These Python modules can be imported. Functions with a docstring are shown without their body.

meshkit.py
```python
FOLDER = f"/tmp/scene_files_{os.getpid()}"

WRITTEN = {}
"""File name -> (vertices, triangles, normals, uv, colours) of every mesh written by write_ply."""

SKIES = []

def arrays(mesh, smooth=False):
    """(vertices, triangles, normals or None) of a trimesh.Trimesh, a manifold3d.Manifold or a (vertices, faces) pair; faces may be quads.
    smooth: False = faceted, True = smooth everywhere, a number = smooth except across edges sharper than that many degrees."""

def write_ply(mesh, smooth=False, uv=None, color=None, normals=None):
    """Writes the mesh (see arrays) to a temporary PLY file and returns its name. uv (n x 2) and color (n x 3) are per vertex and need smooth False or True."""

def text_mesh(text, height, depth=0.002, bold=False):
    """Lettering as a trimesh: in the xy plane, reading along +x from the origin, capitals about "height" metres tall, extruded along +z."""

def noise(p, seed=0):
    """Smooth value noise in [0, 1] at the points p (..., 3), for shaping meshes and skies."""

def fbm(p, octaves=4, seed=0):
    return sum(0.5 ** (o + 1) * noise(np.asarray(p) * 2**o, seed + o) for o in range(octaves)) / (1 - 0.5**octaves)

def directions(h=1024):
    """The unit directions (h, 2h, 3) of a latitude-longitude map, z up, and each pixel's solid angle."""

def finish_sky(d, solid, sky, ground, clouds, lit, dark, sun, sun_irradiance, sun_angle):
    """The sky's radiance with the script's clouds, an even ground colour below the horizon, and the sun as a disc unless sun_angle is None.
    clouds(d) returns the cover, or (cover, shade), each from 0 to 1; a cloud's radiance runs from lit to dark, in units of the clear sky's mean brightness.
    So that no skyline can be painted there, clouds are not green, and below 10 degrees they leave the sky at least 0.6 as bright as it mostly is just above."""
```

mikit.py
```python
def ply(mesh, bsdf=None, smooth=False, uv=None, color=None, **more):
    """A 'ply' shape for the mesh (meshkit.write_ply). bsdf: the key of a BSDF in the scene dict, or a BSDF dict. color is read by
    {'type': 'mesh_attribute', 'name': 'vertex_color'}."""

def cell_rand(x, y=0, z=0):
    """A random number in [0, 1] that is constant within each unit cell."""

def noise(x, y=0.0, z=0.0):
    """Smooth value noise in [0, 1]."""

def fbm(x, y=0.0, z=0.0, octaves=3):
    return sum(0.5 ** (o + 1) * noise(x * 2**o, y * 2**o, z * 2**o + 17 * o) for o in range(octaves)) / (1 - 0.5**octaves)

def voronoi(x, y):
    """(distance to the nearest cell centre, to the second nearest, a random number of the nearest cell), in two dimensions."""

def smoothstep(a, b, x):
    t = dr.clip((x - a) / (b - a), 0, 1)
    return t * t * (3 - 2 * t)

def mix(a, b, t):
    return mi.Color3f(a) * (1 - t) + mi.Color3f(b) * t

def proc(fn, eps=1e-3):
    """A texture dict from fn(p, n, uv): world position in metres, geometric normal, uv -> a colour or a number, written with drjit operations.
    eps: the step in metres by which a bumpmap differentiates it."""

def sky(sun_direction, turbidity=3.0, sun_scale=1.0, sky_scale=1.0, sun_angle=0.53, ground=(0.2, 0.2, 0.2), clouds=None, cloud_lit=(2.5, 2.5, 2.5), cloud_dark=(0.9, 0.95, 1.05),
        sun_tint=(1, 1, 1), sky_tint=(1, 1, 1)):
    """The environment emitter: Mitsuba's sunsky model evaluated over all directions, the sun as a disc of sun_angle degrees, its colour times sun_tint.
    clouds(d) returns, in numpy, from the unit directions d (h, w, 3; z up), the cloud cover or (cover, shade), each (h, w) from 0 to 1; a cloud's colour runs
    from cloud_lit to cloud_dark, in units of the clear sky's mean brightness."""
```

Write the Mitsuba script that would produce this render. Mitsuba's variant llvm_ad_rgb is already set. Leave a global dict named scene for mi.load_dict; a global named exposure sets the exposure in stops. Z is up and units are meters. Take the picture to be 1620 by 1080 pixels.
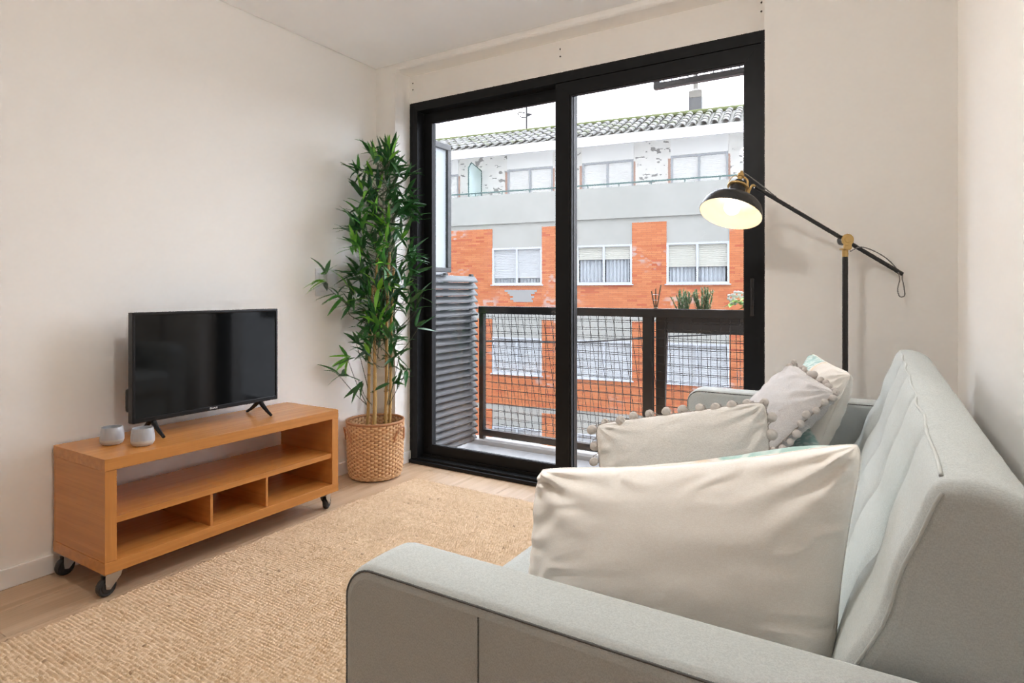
import math
import numpy as np
import trimesh
import drjit as dr
import mitsuba as mi
import mikit
import meshkit
from shapely.geometry import Polygon, box as sbox
from shapely.ops import unary_union

T = mi.ScalarTransform4f
rng = np.random.default_rng(7)
scene, labels, used = {}, {}, set()

# ------------------------------------------------------------------ camera, sky, exposure
YAW = math.radians(31.33)
FWD = np.array([-math.sin(YAW), math.cos(YAW), 0.0])
EYE = np.array([0.0, 0.0, 1.10])
scene['camera'] = {
    'type': 'perspective', 'fov_axis': 'x', 'fov': math.degrees(2 * math.atan(810 / 959.0)),
    'principal_point_offset_y': 78.5 / 1080.0, 'near_clip': 0.05, 'far_clip': 200.0,
    'to_world': T().look_at(origin=EYE.tolist(), target=(EYE + FWD).tolist(), up=[0, 0, 1])}
exposure = 0.08


def overcast(d):
    q = d * np.array([3.0, 3.0, 5.0])
    return np.ones(d.shape[:2]), 0.25 + 0.5 * meshkit.fbm(q, 4, 3)


SKY = 64.0
scene['sky'] = mikit.sky([0.5, -0.6, 0.65], turbidity=6.0, sun_scale=0.0, sky_scale=SKY, clouds=overcast, ground=(0.2, 0.2, 0.2),
                         cloud_lit=(0.98, 1.04, 1.14), cloud_dark=(0.83, 0.90, 1.02))


# ------------------------------------------------------------------ helpers
def numbered(key):
    k, n = key, 0
    while k in used:
        n += 1
        k = f'{key}_{n:03d}'
    used.add(k)
    return k


def tag(k, label=None, cat=None, group=None, kind=None):
    d = {a: b for a, b in (('label', label), ('category', cat), ('group', group), ('kind', kind)) if b}
    if d:
        labels[k] = {**labels.get(k, {}), **d}


def thing(name, label=None, cat=None, group=None, kind=None):
    k = numbered(name)
    tag(k, label, cat, group, kind)
    return k


def put(name, mesh, bsdf, smooth=False, parent=None, label=None, cat=None, group=None, kind=None, **more):
    k = numbered(f'{parent}__{name}' if parent else name)
    scene[k] = dict(mesh, bsdf={'type': 'ref', 'id': bsdf}, **more) if isinstance(mesh, dict) else mikit.ply(mesh, bsdf, smooth, **more)
    tag(k, label, cat, group, kind)
    return k


def cat(ms):
    return trimesh.util.concatenate([m for m in ms])


def mk(v, f):
    return trimesh.Trimesh(np.asarray(v, float), np.asarray(f, int), process=False)


def bx(x0, x1, y0, y1, z0, z1):
    m = trimesh.creation.box(extents=[x1 - x0, y1 - y0, z1 - z0])
    m.apply_translation([(x0 + x1) / 2, (y0 + y1) / 2, (z0 + z1) / 2])
    return m


def rbox(x0, x1, y0, y1, z0, z1, r=0.004, seg=1):
    """A box with rounded edges."""
    a = np.tan(np.linspace(0, math.pi / 4, seg + 1))
    q = np.concatenate([-a[::-1], a])
    n = len(q)
    vs, fs = [], []
    half = np.maximum(np.array([x1 - x0, y1 - y0, z1 - z0]) / 2 - r, 0)
    mid = np.array([x0 + x1, y0 + y1, z0 + z1]) / 2
    for ax in range(3):
        for sg in (-1, 1):
            i, j = np.meshgrid(range(n), range(n), indexing='ij')
            p = np.zeros((n, n, 3))
            p[..., ax] = sg
            b, c = (ax + 1) % 3, (ax + 2) % 3
            p[..., b], p[..., c] = q[i], q[j]
            side = np.zeros((n, n, 3))
            side[..., ax] = sg
            side[..., b], side[..., c] = np.where(i < n / 2, -1, 1), np.where(j < n / 2, -1, 1)
            d = p / np.linalg.norm(p, axis=-1, keepdims=True)
            pos = mid + side * half + d * r
            base = sum(len(x) for x in vs)
            vs.append(pos.reshape(-1, 3))
            k = base + np.arange(n * n).reshape(n, n)
            A, B, C, D = k[:-1, :-1].ravel(), k[1:, :-1].ravel(), k[1:, 1:].ravel(), k[:-1, 1:].ravel()
            f = np.vstack([np.stack([A, B, C], 1), np.stack([A, C, D], 1)])
            fs.append(f if sg > 0 else f[:, ::-1])
    m = mk(np.vstack(vs), np.vstack(fs))
    m.merge_vertices()
    m.update_faces(m.nondegenerate_faces())
    return m


def tube(pts, r, n=8, caps=True):
    p = np.asarray(pts, float)
    r = np.broadcast_to(np.asarray(r, float), (len(p),))
    t = np.gradient(p, axis=0)
    t /= np.linalg.norm(t, axis=1, keepdims=True) + 1e-12
    ref = np.array([0, 0, 1.0]) if abs(t[0][2]) < 0.9 else np.array([1.0, 0, 0])
    a = np.cross(t[0], ref)
    a /= np.linalg.norm(a)
    A = []
    for k in range(len(p)):
        a = a - t[k] * (a @ t[k])
        a /= np.linalg.norm(a) + 1e-12
        A.append(a)
    A = np.array(A)
    B = np.cross(t, A)
    ang = np.arange(n) * 2 * np.pi / n
    v = p[:, None] + r[:, None, None] * (np.cos(ang)[None, :, None] * A[:, None] + np.sin(ang)[None, :, None] * B[:, None])
    i, j = np.meshgrid(np.arange(len(p) - 1), np.arange(n), indexing='ij')
    q = [i * n + j, i * n + (j + 1) % n, (i + 1) * n + (j + 1) % n, (i + 1) * n + j]
    q = [x.ravel() for x in q]
    f = np.vstack([np.stack([q[0], q[1], q[2]], 1), np.stack([q[0], q[2], q[3]], 1)])
    v = v.reshape(-1, 3)
    if caps:
        v = np.vstack([v, p[:1], p[-1:]])
        c0, c1 = len(v) - 2, len(v) - 1
        jj = np.arange(n)
        f = np.vstack([f, np.stack([np.full(n, c0), (jj + 1) % n, jj], 1), np.stack([np.full(n, c1), (len(p) - 1) * n + jj, (len(p) - 1) * n + (jj + 1) % n], 1)])
    return mk(v, f)


def lathe(prof, n=48):
    """Surface of revolution about z of the (r, z) polyline."""
    prof = np.asarray(prof, float)
    ang = np.arange(n) * 2 * np.pi / n
    v = np.stack([prof[:, None, 0] * np.cos(ang), prof[:, None, 0] * np.sin(ang), np.broadcast_to(prof[:, None, 1], (len(prof), n))], -1).reshape(-1, 3)
    i, j = np.meshgrid(np.arange(len(prof) - 1), np.arange(n), indexing='ij')
    q = [i * n + j, i * n + (j + 1) % n, (i + 1) * n + (j + 1) % n, (i + 1) * n + j]
    q = [x.ravel() for x in q]
    m = mk(v, np.vstack([np.stack([q[0], q[1], q[2]], 1), np.stack([q[0], q[2], q[3]], 1)]))
    m.merge_vertices()
    m.update_faces(m.nondegenerate_faces())
    return m


def grid(P):
    """Triangles of a (n, m, 3) grid of points."""
    n, m = P.shape[:2]
    k = np.arange(n * m).reshape(n, m)
    A, B, C, D = k[:-1, :-1].ravel(), k[1:, :-1].ravel(), k[1:, 1:].ravel(), k[:-1, 1:].ravel()
    return mk(P.reshape(-1, 3), np.vstack([np.stack([A, B, C], 1), np.stack([A, C, D], 1)]))


def prism(poly, h):
    return trimesh.creation.extrude_polygon(poly, h, engine='earcut')


def spline(pts, n):
    """Catmull-Rom through the points."""
    p = np.asarray(pts, float)
    p = np.vstack([2 * p[0] - p[1], p, 2 * p[-1] - p[-2]])
    out = []
    m = len(p) - 3
    for t in np.linspace(0, m - 1e-6, n):
        i = int(t)
        u = t - i
        a, b, c, d = p[i:i + 4]
        out.append(0.5 * (2 * b + (c - a) * u + (2 * a - 5 * b + 4 * c - d) * u * u + (3 * b - a - 3 * c + d) * u ** 3))
    return np.array(out)


def frame_to(z, o=(0, 0, 0), x=None):
    """4x4 whose z axis points along z."""
    z = np.asarray(z, float)
    z = z / np.linalg.norm(z)
    x = np.asarray(x if x is not None else ([1, 0, 0] if abs(z[0]) < 0.9 else [0, 1, 0]), float)
    x = x - z * (x @ z)
    x /= np.linalg.norm(x)
    M = np.eye(4)
    M[:3, 0], M[:3, 1], M[:3, 2], M[:3, 3] = x, np.cross(z, x), z, o
    return M


def moved(m, M):
    m = m.copy()
    m.apply_transform(M)
    return m


# ------------------------------------------------------------------ materials
def rgb(*c):
    return {'type': 'rgb', 'value': list(c)}


def pri(name, color, rough=0.5, two=False, **k):
    d = {'type': 'principled', 'base_color': rgb(*color) if isinstance(color, tuple) else color, 'roughness': rough, **k}
    scene[name] = {'type': 'twosided', 'bsdf': d} if two else d


def bumped(name, d, fn, scale, eps=1e-3):
    scene[name] = {'type': 'bumpmap', 'bump': mikit.proc(fn, eps), 'scale': scale, 'bsdf': d}


N_, F_, ss, mix = mikit.noise, mikit.fbm, mikit.smoothstep, mikit.mix


def wall_fn(p, n, uv):
    t = F_(p.x * 2.3 + 4, p.y * 2.3, p.z * 2.3) * 0.6 + N_(p.x * 90, p.y * 90, p.z * 90) * 0.4
    return mix((0.845, 0.822, 0.787), (0.868, 0.847, 0.815), t)


pri('m_wall', mikit.proc(wall_fn), 0.75)
pri('m_ceiling', (0.885, 0.89, 0.89), 0.8)
pri('m_trim', (0.84, 0.83, 0.81), 0.4)
pri('m_frame', (0.008, 0.0085, 0.0095), 0.42, specular=0.18)
pri('m_gasket', (0.006, 0.006, 0.006), 0.7)
pri('m_handle', (0.016, 0.016, 0.017), 0.28)
scene['m_glass'] = {'type': 'thindielectric', 'int_ior': 1.5}
pri('m_black_plastic', (0.007, 0.007, 0.008), 0.25, specular=0.35)
pri('m_tv_back', (0.008, 0.008, 0.008), 0.5, specular=0.25)
pri('m_screen', (0.004, 0.0045, 0.005), 0.06, specular=0.42)
pri('m_white_print', (0.75, 0.75, 0.76), 0.5)
pri('m_steel', (0.55, 0.52, 0.47), 0.38, metallic=1.0)
pri('m_rubber', (0.012, 0.012, 0.013), 0.4)
pri('m_black_metal', (0.012, 0.0115, 0.011), 0.36)
pri('m_brass', (0.60, 0.40, 0.16), 0.34, metallic=0.75)
pri('m_shade_inside', (0.86, 0.82, 0.74), 0.55, two=True)
pri('m_bulb_cap', (0.7, 0.7, 0.7), 0.4)
pri('m_cord', (0.20, 0.19, 0.185), 0.8)
pri('m_hole', (0.05, 0.045, 0.04), 0.9)
pri('m_plate', (0.70, 0.71, 0.73), 0.35)


def wood(g, a, b, c, s=1.0):
    """Grain along the axis g (0, 1, 2)."""
    def fn(p, n, uv):
        q = [p.x, p.y, p.z]
        k = [2.0 if i == g else 60.0 for i in range(3)]
        x, y, z = (q[i] * k[i] * s for i in range(3))
        t = F_(x, y, z, 4)
        fine = N_(x * 6.0, y * 6.0, z * 6.0)
        fleck = ss(0.72, 0.9, N_(q[0] * (9 if g == 0 else 260), q[1] * (9 if g == 1 else 260), q[2] * (9 if g == 2 else 260)))
        col = mix(a, b, ss(0.25, 0.75, t))
        return mix(col, mi.Color3f(c), fine * 0.22 + fleck * 0.18)
    return mikit.proc(fn)


BE = ((0.52, 0.220, 0.056), (0.455, 0.182, 0.042), (0.34, 0.122, 0.027))
pri('m_beech_y', wood(1, *BE), 0.30)
pri('m_beech_x', wood(0, *BE), 0.34)
pri('m_beech_z', wood(2, *BE), 0.34)

PW, PL = 0.196, 1.29


def plank_fn(p, n, uv):
    row = dr.floor((p.x + 2.775) / PW)
    col = dr.floor((p.y + row * 0.4773) / PL)
    r1, r2 = mikit.cell_rand(row, col, 3), mikit.cell_rand(row, col, 8)
    x, y = p.x + r1 * 7, p.y + r2 * 9
    ring = N_(x * 16, y * 1.1, r1 * 5) * 7 + N_(x * 60, y * 3) * 0.6
    band = 0.5 + 0.5 * dr.sin(ring * 3.0)
    fine = N_(x * 210, y * 6.0)
    col3 = mix((0.55, 0.395, 0.265), (0.47, 0.32, 0.20), band * 0.55 + fine * 0.45)
    col3 = mix(col3, mi.Color3f(0.36, 0.23, 0.13), ss(0.66, 0.9, N_(x * 22, y * 1.6, 4)) * 0.5)
    return col3 * (0.84 + 0.18 * r2)


pri('m_plank', mikit.proc(plank_fn), 0.40, specular=0.32)


def rug_fn(p, n, uv):
    cx, cy = dr.floor(p.x / 0.0116 + 0.5 * dr.floor(p.y / 0.0132)), dr.floor(p.y / 0.0132)
    r = mikit.cell_rand(cx, cy, 1)
    big = F_(p.x * 3, p.y * 14, 2.0)
    strand = N_(p.x * 500, p.y * 500, 3)
    c = mix((0.70, 0.525, 0.355), (0.53, 0.36, 0.21), r * 0.55 + big * 0.45)
    c = mix(c, mi.Color3f(0.76, 0.61, 0.44), ss(0.55, 0.95, strand) * 0.55)
    return mix(c, mi.Color3f(0.27, 0.16, 0.085), ss(0.9970, 0.9985, mikit.cell_rand(cx, cy, 5)) * 0.7)


pri('m_rug', mikit.proc(rug_fn), 0.9, sheen=0.2)


def fabric_fn(a, b, f=700.0):
    def fn(p, n, uv):
        t = N_(p.x * f, p.y * f, p.z * f * 0.4) * 0.5 + N_(p.x * f * 0.4, p.y * f * 0.4, p.z * f) * 0.5
        t = t * 0.9 + F_(p.x * 25, p.y * 25, p.z * 25) * 0.1
        return mix(a, b, ss(0.2, 0.8, t))
    return mikit.proc(fn)


def weave_bump(f):
    def fn(p, n, uv):
        return N_(p.x * f, p.y * f, p.z * f)
    return fn


bumped('m_sofa', {'type': 'principled', 'base_color': fabric_fn((0.45, 0.485, 0.482), (0.545, 0.58, 0.577), 1300.0), 'roughness': 0.85, 'sheen': 0.35}, weave_bump(900), 0.0006, 4e-4)
pri('m_piping', (0.52, 0.55, 0.545), 0.85, sheen=0.3)
pri('m_seam_dark', (0.11, 0.115, 0.115), 0.9)
pri('m_sofa_leg', (0.10, 0.06, 0.035), 0.5)
pri('m_cream', fabric_fn((0.84, 0.805, 0.755), (0.91, 0.885, 0.845), 1200.0), 0.88, two=True, sheen=0.3)
pri('m_beige', fabric_fn((0.66, 0.635, 0.60), (0.79, 0.77, 0.735), 900.0), 0.9, two=True, sheen=0.3)
pri('m_grey_cloth', fabric_fn((0.50, 0.482, 0.478), (0.61, 0.595, 0.592), 900.0), 0.9, two=True, sheen=0.3)
pri('m_pompom', (0.56, 0.525, 0.495), 0.95, sheen=0.6)
pri('m_pom_cord', (0.30, 0.27, 0.245), 0.95)


def aqua_print():
    """A cream cloth with large aqua petals."""
    def fn(p, n, uv):
        x, y = uv.x, uv.y
        w = (F_(x * 5, y * 5, 3.0) - 0.5) * 0.10
        d1 = dr.sqrt(dr.square((x - 0.06 + (y - 0.95) * 0.5) / 0.36) + dr.square((y - 0.98) / 0.30)) + w
        d2 = dr.sqrt(dr.square((x - 0.80) / 0.20) + dr.square((y - 0.16) / 0.19)) + w
        d3 = dr.sqrt(dr.square((x - 0.34) / 0.15) + dr.square((y - 0.40) / 0.20)) + w
        d = dr.minimum(d1, dr.minimum(d2, d3))
        streak = N_(x * 14 + y * 20, y * 60 - x * 40)
        aq = mix((0.44, 0.64, 0.61), (0.72, 0.82, 0.79), ss(0.25, 0.85, streak))
        base = mix((0.80, 0.765, 0.71), (0.86, 0.83, 0.78), N_(p.x * 700, p.y * 700, p.z * 700))
        tan = ss(0.10, 0.02, dr.abs(d1 - 1.12)) * 0.55
        return mix(mix(base, mi.Color3f(0.74, 0.55, 0.34), tan), mi.Color3f(aq), ss(1.0, 0.94, d))
    return mikit.proc(fn)


pri('m_aqua_print', aqua_print(), 0.88, two=True, sheen=0.3)

pri('m_stoneware', fabric_fn((0.50, 0.465, 0.42), (0.56, 0.525, 0.48), 500.0), 0.55)


def glaze_fn(p, n, uv):
    return mix((0.40, 0.42, 0.455), (0.48, 0.49, 0.51), N_(p.x * 160, p.y * 160, p.z * 12))


pri('m_glaze', mikit.proc(glaze_fn), 0.18)


def rattan_fn(p, n, uv):
    t = N_(p.x * 55, p.y * 55, p.z * 120) * 0.6 + N_(p.x * 400, p.y * 400, p.z * 900) * 0.4
    return mix((0.70, 0.47, 0.27), (0.52, 0.29, 0.13), ss(0.2, 0.85, t))


pri('m_rattan', mikit.proc(rattan_fn), 0.55)
pri('m_rattan_dark', (0.40, 0.19, 0.085), 0.6)
pri('m_leather', (0.42, 0.19, 0.085), 0.5)
pri('m_soil', (0.05, 0.035, 0.025), 0.95)


def cane_fn(p, n, uv):
    t = N_(p.x * 260, p.y * 260, p.z * 5)
    return mix((0.52, 0.345, 0.13), (0.38, 0.23, 0.075), t)


pri('m_cane', mikit.proc(cane_fn), 0.38)
pri('m_cane_node', (0.27, 0.16, 0.06), 0.6)
pri('m_twig', (0.075, 0.075, 0.045), 0.7)
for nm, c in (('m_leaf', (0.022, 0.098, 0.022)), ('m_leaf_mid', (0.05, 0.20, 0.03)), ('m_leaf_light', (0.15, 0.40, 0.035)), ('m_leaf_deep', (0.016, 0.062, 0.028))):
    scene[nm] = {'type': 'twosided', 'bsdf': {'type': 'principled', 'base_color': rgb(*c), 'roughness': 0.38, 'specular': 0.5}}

# outdoors
DIST, FA = 16.296, math.radians(8.4)
FE = np.array([math.cos(FA), math.sin(FA), 0.0])
FN = np.array([-math.sin(FA), math.cos(FA), 0.0])
FM = np.eye(4)
FM[:3, 0], FM[:3, 1], FM[:3, 3] = FE, FN, FN * DIST       # (along, into the building, up) -> world


def fcoord(p):
    return p.x * float(FE[0]) + p.y * float(FE[1])


def brick_fn(p, n, uv):
    s, z = fcoord(p), p.z
    row = dr.floor(z / 0.056)
    x = s / 0.26 + 0.5 * (row - 2 * dr.floor(row / 2))
    col = dr.floor(x)
    fx, fz = x - col, z / 0.056 - row
    r = mikit.cell_rand(row, col, 2)
    c = mix((0.345, 0.095, 0.031), (0.40, 0.138, 0.052), r)
    c = mix(c, mi.Color3f(0.30, 0.055, 0.022), ss(0.86, 0.95, mikit.cell_rand(row, col, 9)) * 0.7)
    mortar = dr.maximum(ss(0.80, 0.92, fz), ss(0.965, 0.985, fx))
    c = mix(c, mi.Color3f(0.24, 0.075, 0.04), mortar * 0.7)
    worn = ss(0.60, 0.72, F_(s * 0.9 + 3, z * 1.4, 5.0, 4)) * ss(0.35, 0.7, N_(s * 9, z * 17))
    return mix(c, mi.Color3f(0.36, 0.29, 0.27), worn * 0.65)


pri('m_brick', mikit.proc(brick_fn), 0.6)


def plaster_fn(p, n, uv):
    s, z = fcoord(p), p.z
    t = F_(s * 1.5, z * 1.5, 2.0, 4)
    c = mix((0.262, 0.265, 0.247), (0.304, 0.304, 0.287), t)
    crack = ss(0.006, 0.0, dr.abs(F_(s * 1.1, z * 1.1 + 7, 3.0, 5) - 0.5)) * ss(0.5, 0.6, N_(s * 0.8, z * 0.8, 9))
    return mix(c, mi.Color3f(0.30, 0.30, 0.28), crack * 0.5)


pri('m_plaster', mikit.proc(plaster_fn), 0.8)


def peeled_fn(p, n, uv):
    s, z = fcoord(p), p.z
    t = F_(s * 4, z * 4, 1.0, 4)
    c = mix((0.72, 0.71, 0.68), (0.80, 0.79, 0.765), t)
    chips = ss(0.67, 0.70, F_(s * 6.0, z * 11.0, 8.0, 4))
    return mix(c, mi.Color3f(0.21, 0.205, 0.20), chips * 0.85)


pri('m_peeled', mikit.proc(peeled_fn), 0.85)
pri('m_white_paint', (0.80, 0.80, 0.79), 0.6)
pri('m_fascia', (0.60, 0.60, 0.60), 0.6)
pri('m_shutter_white', (0.78, 0.78, 0.77), 0.5, two=True)
pri('m_terracotta', (0.46, 0.30, 0.24), 0.8)
pri('m_mortar_patch', (0.235, 0.235, 0.235), 0.9)
pri('m_alu', (0.38, 0.40, 0.43), 0.4)
pri('m_shutter', (0.37, 0.385, 0.40), 0.5)
pri('m_shutter_cream', (0.40, 0.40, 0.36), 0.5)
pri('m_dark_pane', (0.055, 0.065, 0.075), 0.08)
pri('m_net_curtain', (0.36, 0.39, 0.42), 0.9)
pri('m_teal_rail', (0.065, 0.115, 0.112), 0.45)
pri('m_green_glass', (0.50, 0.60, 0.59), 0.25)


def tile_fn(p, n, uv):
    t = F_(p.x * 7, p.y * 7, p.z * 7, 4)
    moss = ss(0.52, 0.66, F_(p.x * 3.1 + 5, p.y * 3.1, p.z * 6, 4))
    return mix(mix((0.085, 0.083, 0.078), (0.15, 0.147, 0.14), ss(0.3, 0.7, t)), mi.Color3f(0.06, 0.07, 0.028), moss * 0.7)


pri('m_roof_tile', mikit.proc(tile_fn), 0.85)
pri('m_roof_base', (0.16, 0.158, 0.145), 0.9)
pri('m_moss', (0.07, 0.082, 0.028), 0.95)
pri('m_concrete', (0.085, 0.085, 0.087), 0.9)
pri('m_cream_paint', (0.145, 0.135, 0.118), 0.8)
pri('m_asphalt', (0.16, 0.16, 0.165), 0.9)
pri('m_pavement', (0.42, 0.41, 0.39), 0.9)
pri('m_outer_wall', (0.52, 0.51, 0.49), 0.85)


def tile_floor_fn(p, n, uv):
    return mix((0.20, 0.205, 0.215), (0.25, 0.255, 0.265), F_(p.x * 9, p.y * 9, 1.0) * 0.7 + N_(p.x * 300, p.y * 300) * 0.3)


pri('m_balcony_tile', mikit.proc(tile_floor_fn), 0.35)
pri('m_grout', (0.25, 0.25, 0.25), 0.9)
pri('m_kerb', (0.36, 0.355, 0.35), 0.6)
pri('m_rail', (0.011, 0.011, 0.0115), 0.42, specular=0.3)
pri('m_wire', (0.022, 0.020, 0.020), 0.45)
pri('m_slat', (0.019, 0.0205, 0.023), 0.42)
pri('m_slat_post', (0.03, 0.03, 0.032), 0.45)
scene['m_frosted'] = {'type': 'principledthin', 'base_color': rgb(0.40, 0.43, 0.45), 'roughness': 0.5, 'spec_trans': 0.0, 'diff_trans': 1.2}
pri('m_planter', (0.018, 0.018, 0.02), 0.5)
pri('m_cable', (0.02, 0.02, 0.021), 0.6)
pri('m_stick', (0.16, 0.085, 0.04), 0.7)
pri('m_string', (0.6, 0.6, 0.58), 0.8)
pri('m_rosemary', (0.125, 0.215, 0.10), 0.6, two=True)
pri('m_leaf_out', (0.22, 0.40, 0.06), 0.45, two=True)
pri('m_petal', (0.72, 0.70, 0.72), 0.6, two=True)
pri('m_chair', (0.02, 0.021, 0.023), 0.4)
pri('m_table', (0.45, 0.42, 0.38), 0.4)
scene['m_diffuser'] = {'type': 'diffuse', 'reflectance': rgb(0.8, 0.8, 0.78)}

# ------------------------------------------------------------------ the room
XL, XR, YW, YG, YB, H = -2.775, 0.252, 2.876, 3.013, -3.3, 2.53
RX0, RX1, SOF = -2.612, -0.440, 2.492
DT = 2.317                      # top of the door
put('wall_left', bx(XL - 0.15, XL, YB, 3.11, -0.1, H + 0.03), 'm_wall', kind='structure', label='cream painted wall behind the television')
put('wall_right', bx(XR, XR + 0.15, YB, 3.11, -0.1, H + 0.03), 'm_wall', kind='structure', label='pale wall behind the sofa')
put('wall_behind', bx(XL, XR, YB - 0.15, YB, -0.1, H), 'm_wall', kind='structure', label='plain wall behind the camera')
put('ceiling', cat([bx(XL + 0.004, XR - 0.001, YB, YW - 0.003, H, H + 0.03), bx(XL - 0.15, XR + 0.15, YB - 0.15, YW + 0.3, H + 0.0301, H + 0.12)]), 'm_ceiling', kind='structure', label='white ceiling')

wb = thing('wall_back', 'cream wall around the sliding balcony door', kind='structure')
header = [(YW, SOF + 0.012), (YW + 0.004, SOF + 0.005), (YW + 0.012, SOF)]
poly = Polygon([(YW, H + 0.03), *header, (3.119, SOF), (3.119, H + 0.03)])
hd = prism(poly, RX1 - RX0)
hd = moved(hd, np.array([[0, 0, 1, RX0], [1, 0, 0, 0], [0, 1, 0, 0], [0, 0, 0, 1.0]]))
put('header', hd, 'm_wall', parent=wb)
put('lintel', bx(RX0, RX1, YG, 3.119, DT, SOF), 'm_wall', parent=wb)
put('side', bx(XL, RX0, YW, 3.119, -0.1, H + 0.03), 'm_wall', parent=wb)
put('side', bx(RX1, XR, YW, 3.119, -0.1, H + 0.03), 'm_wall', parent=wb)
for x, zz in ((-2.583, (2.445, 2.404)), (-1.52, (2.445, 2.404)), (-0.475, (2.445, 2.404))):
    for z in zz:
        c = trimesh.creation.cylinder(0.0042, 0.004, sections=10)
        put('screw_hole', moved(c, frame_to([0, 1, 0], (x, YG - 0.0012, z))), 'm_hole', parent=wb)

# floor: subfloor and planks
fl = put('floor', bx(XL, XR, YB, 3.0, -0.1, -0.0105), 'm_grout', kind='structure', label='light oak laminate floor')
rows = int(math.ceil((XR - XL) / PW))
for i in range(rows):
    xa, xb = XL + i * PW, min(XL + (i + 1) * PW, XR)
    o = -((i * 0.4773) % PL)
    y = math.floor((YB + i * 0.4773) / PL) * PL - i * 0.4773
    while y < YG:
        a, b = max(y, YB), min(y + PL, YG - 0.005)
        if b - a > 0.02:
            put('plank', bx(xa + 0.0005, xb - 0.0005, a + 0.0005, b - 0.0005, -0.0105, 0.0), 'm_plank', parent=fl)
        y += PL


def base_board(name, x0, x1, y0, y1, lab):
    put(name, rbox(x0, x1, y0, y1, 0.001, 0.074, 0.003, 1), 'm_trim', 30, kind='structure', label=lab)


base_board('baseboard_left', XL, XL + 0.013, YB, YW, 'white baseboard along the television wall')
base_board('baseboard_back', XL + 0.013, RX0 + 0.013, YW - 0.013, YW, 'short white baseboard behind the woven basket')
base_board('baseboard_recess', RX0, RX0 + 0.013, YW, YG, 'white baseboard stub beside the door frame')
base_board('baseboard_right', XR - 0.013, XR, YB, YW, 'white baseboard behind the sofa')
base_board('trim_1', RX1, XR - 0.013, YW - 0.013, YW, 'white baseboard under the lamp corner')

# ------------------------------------------------------------------ the sliding door
dr_ = thing('door_1', 'black aluminium sliding balcony door with two glass sashes', kind='structure')
FW = 0.064
D0, D1 = YG, YG + 0.125


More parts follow.
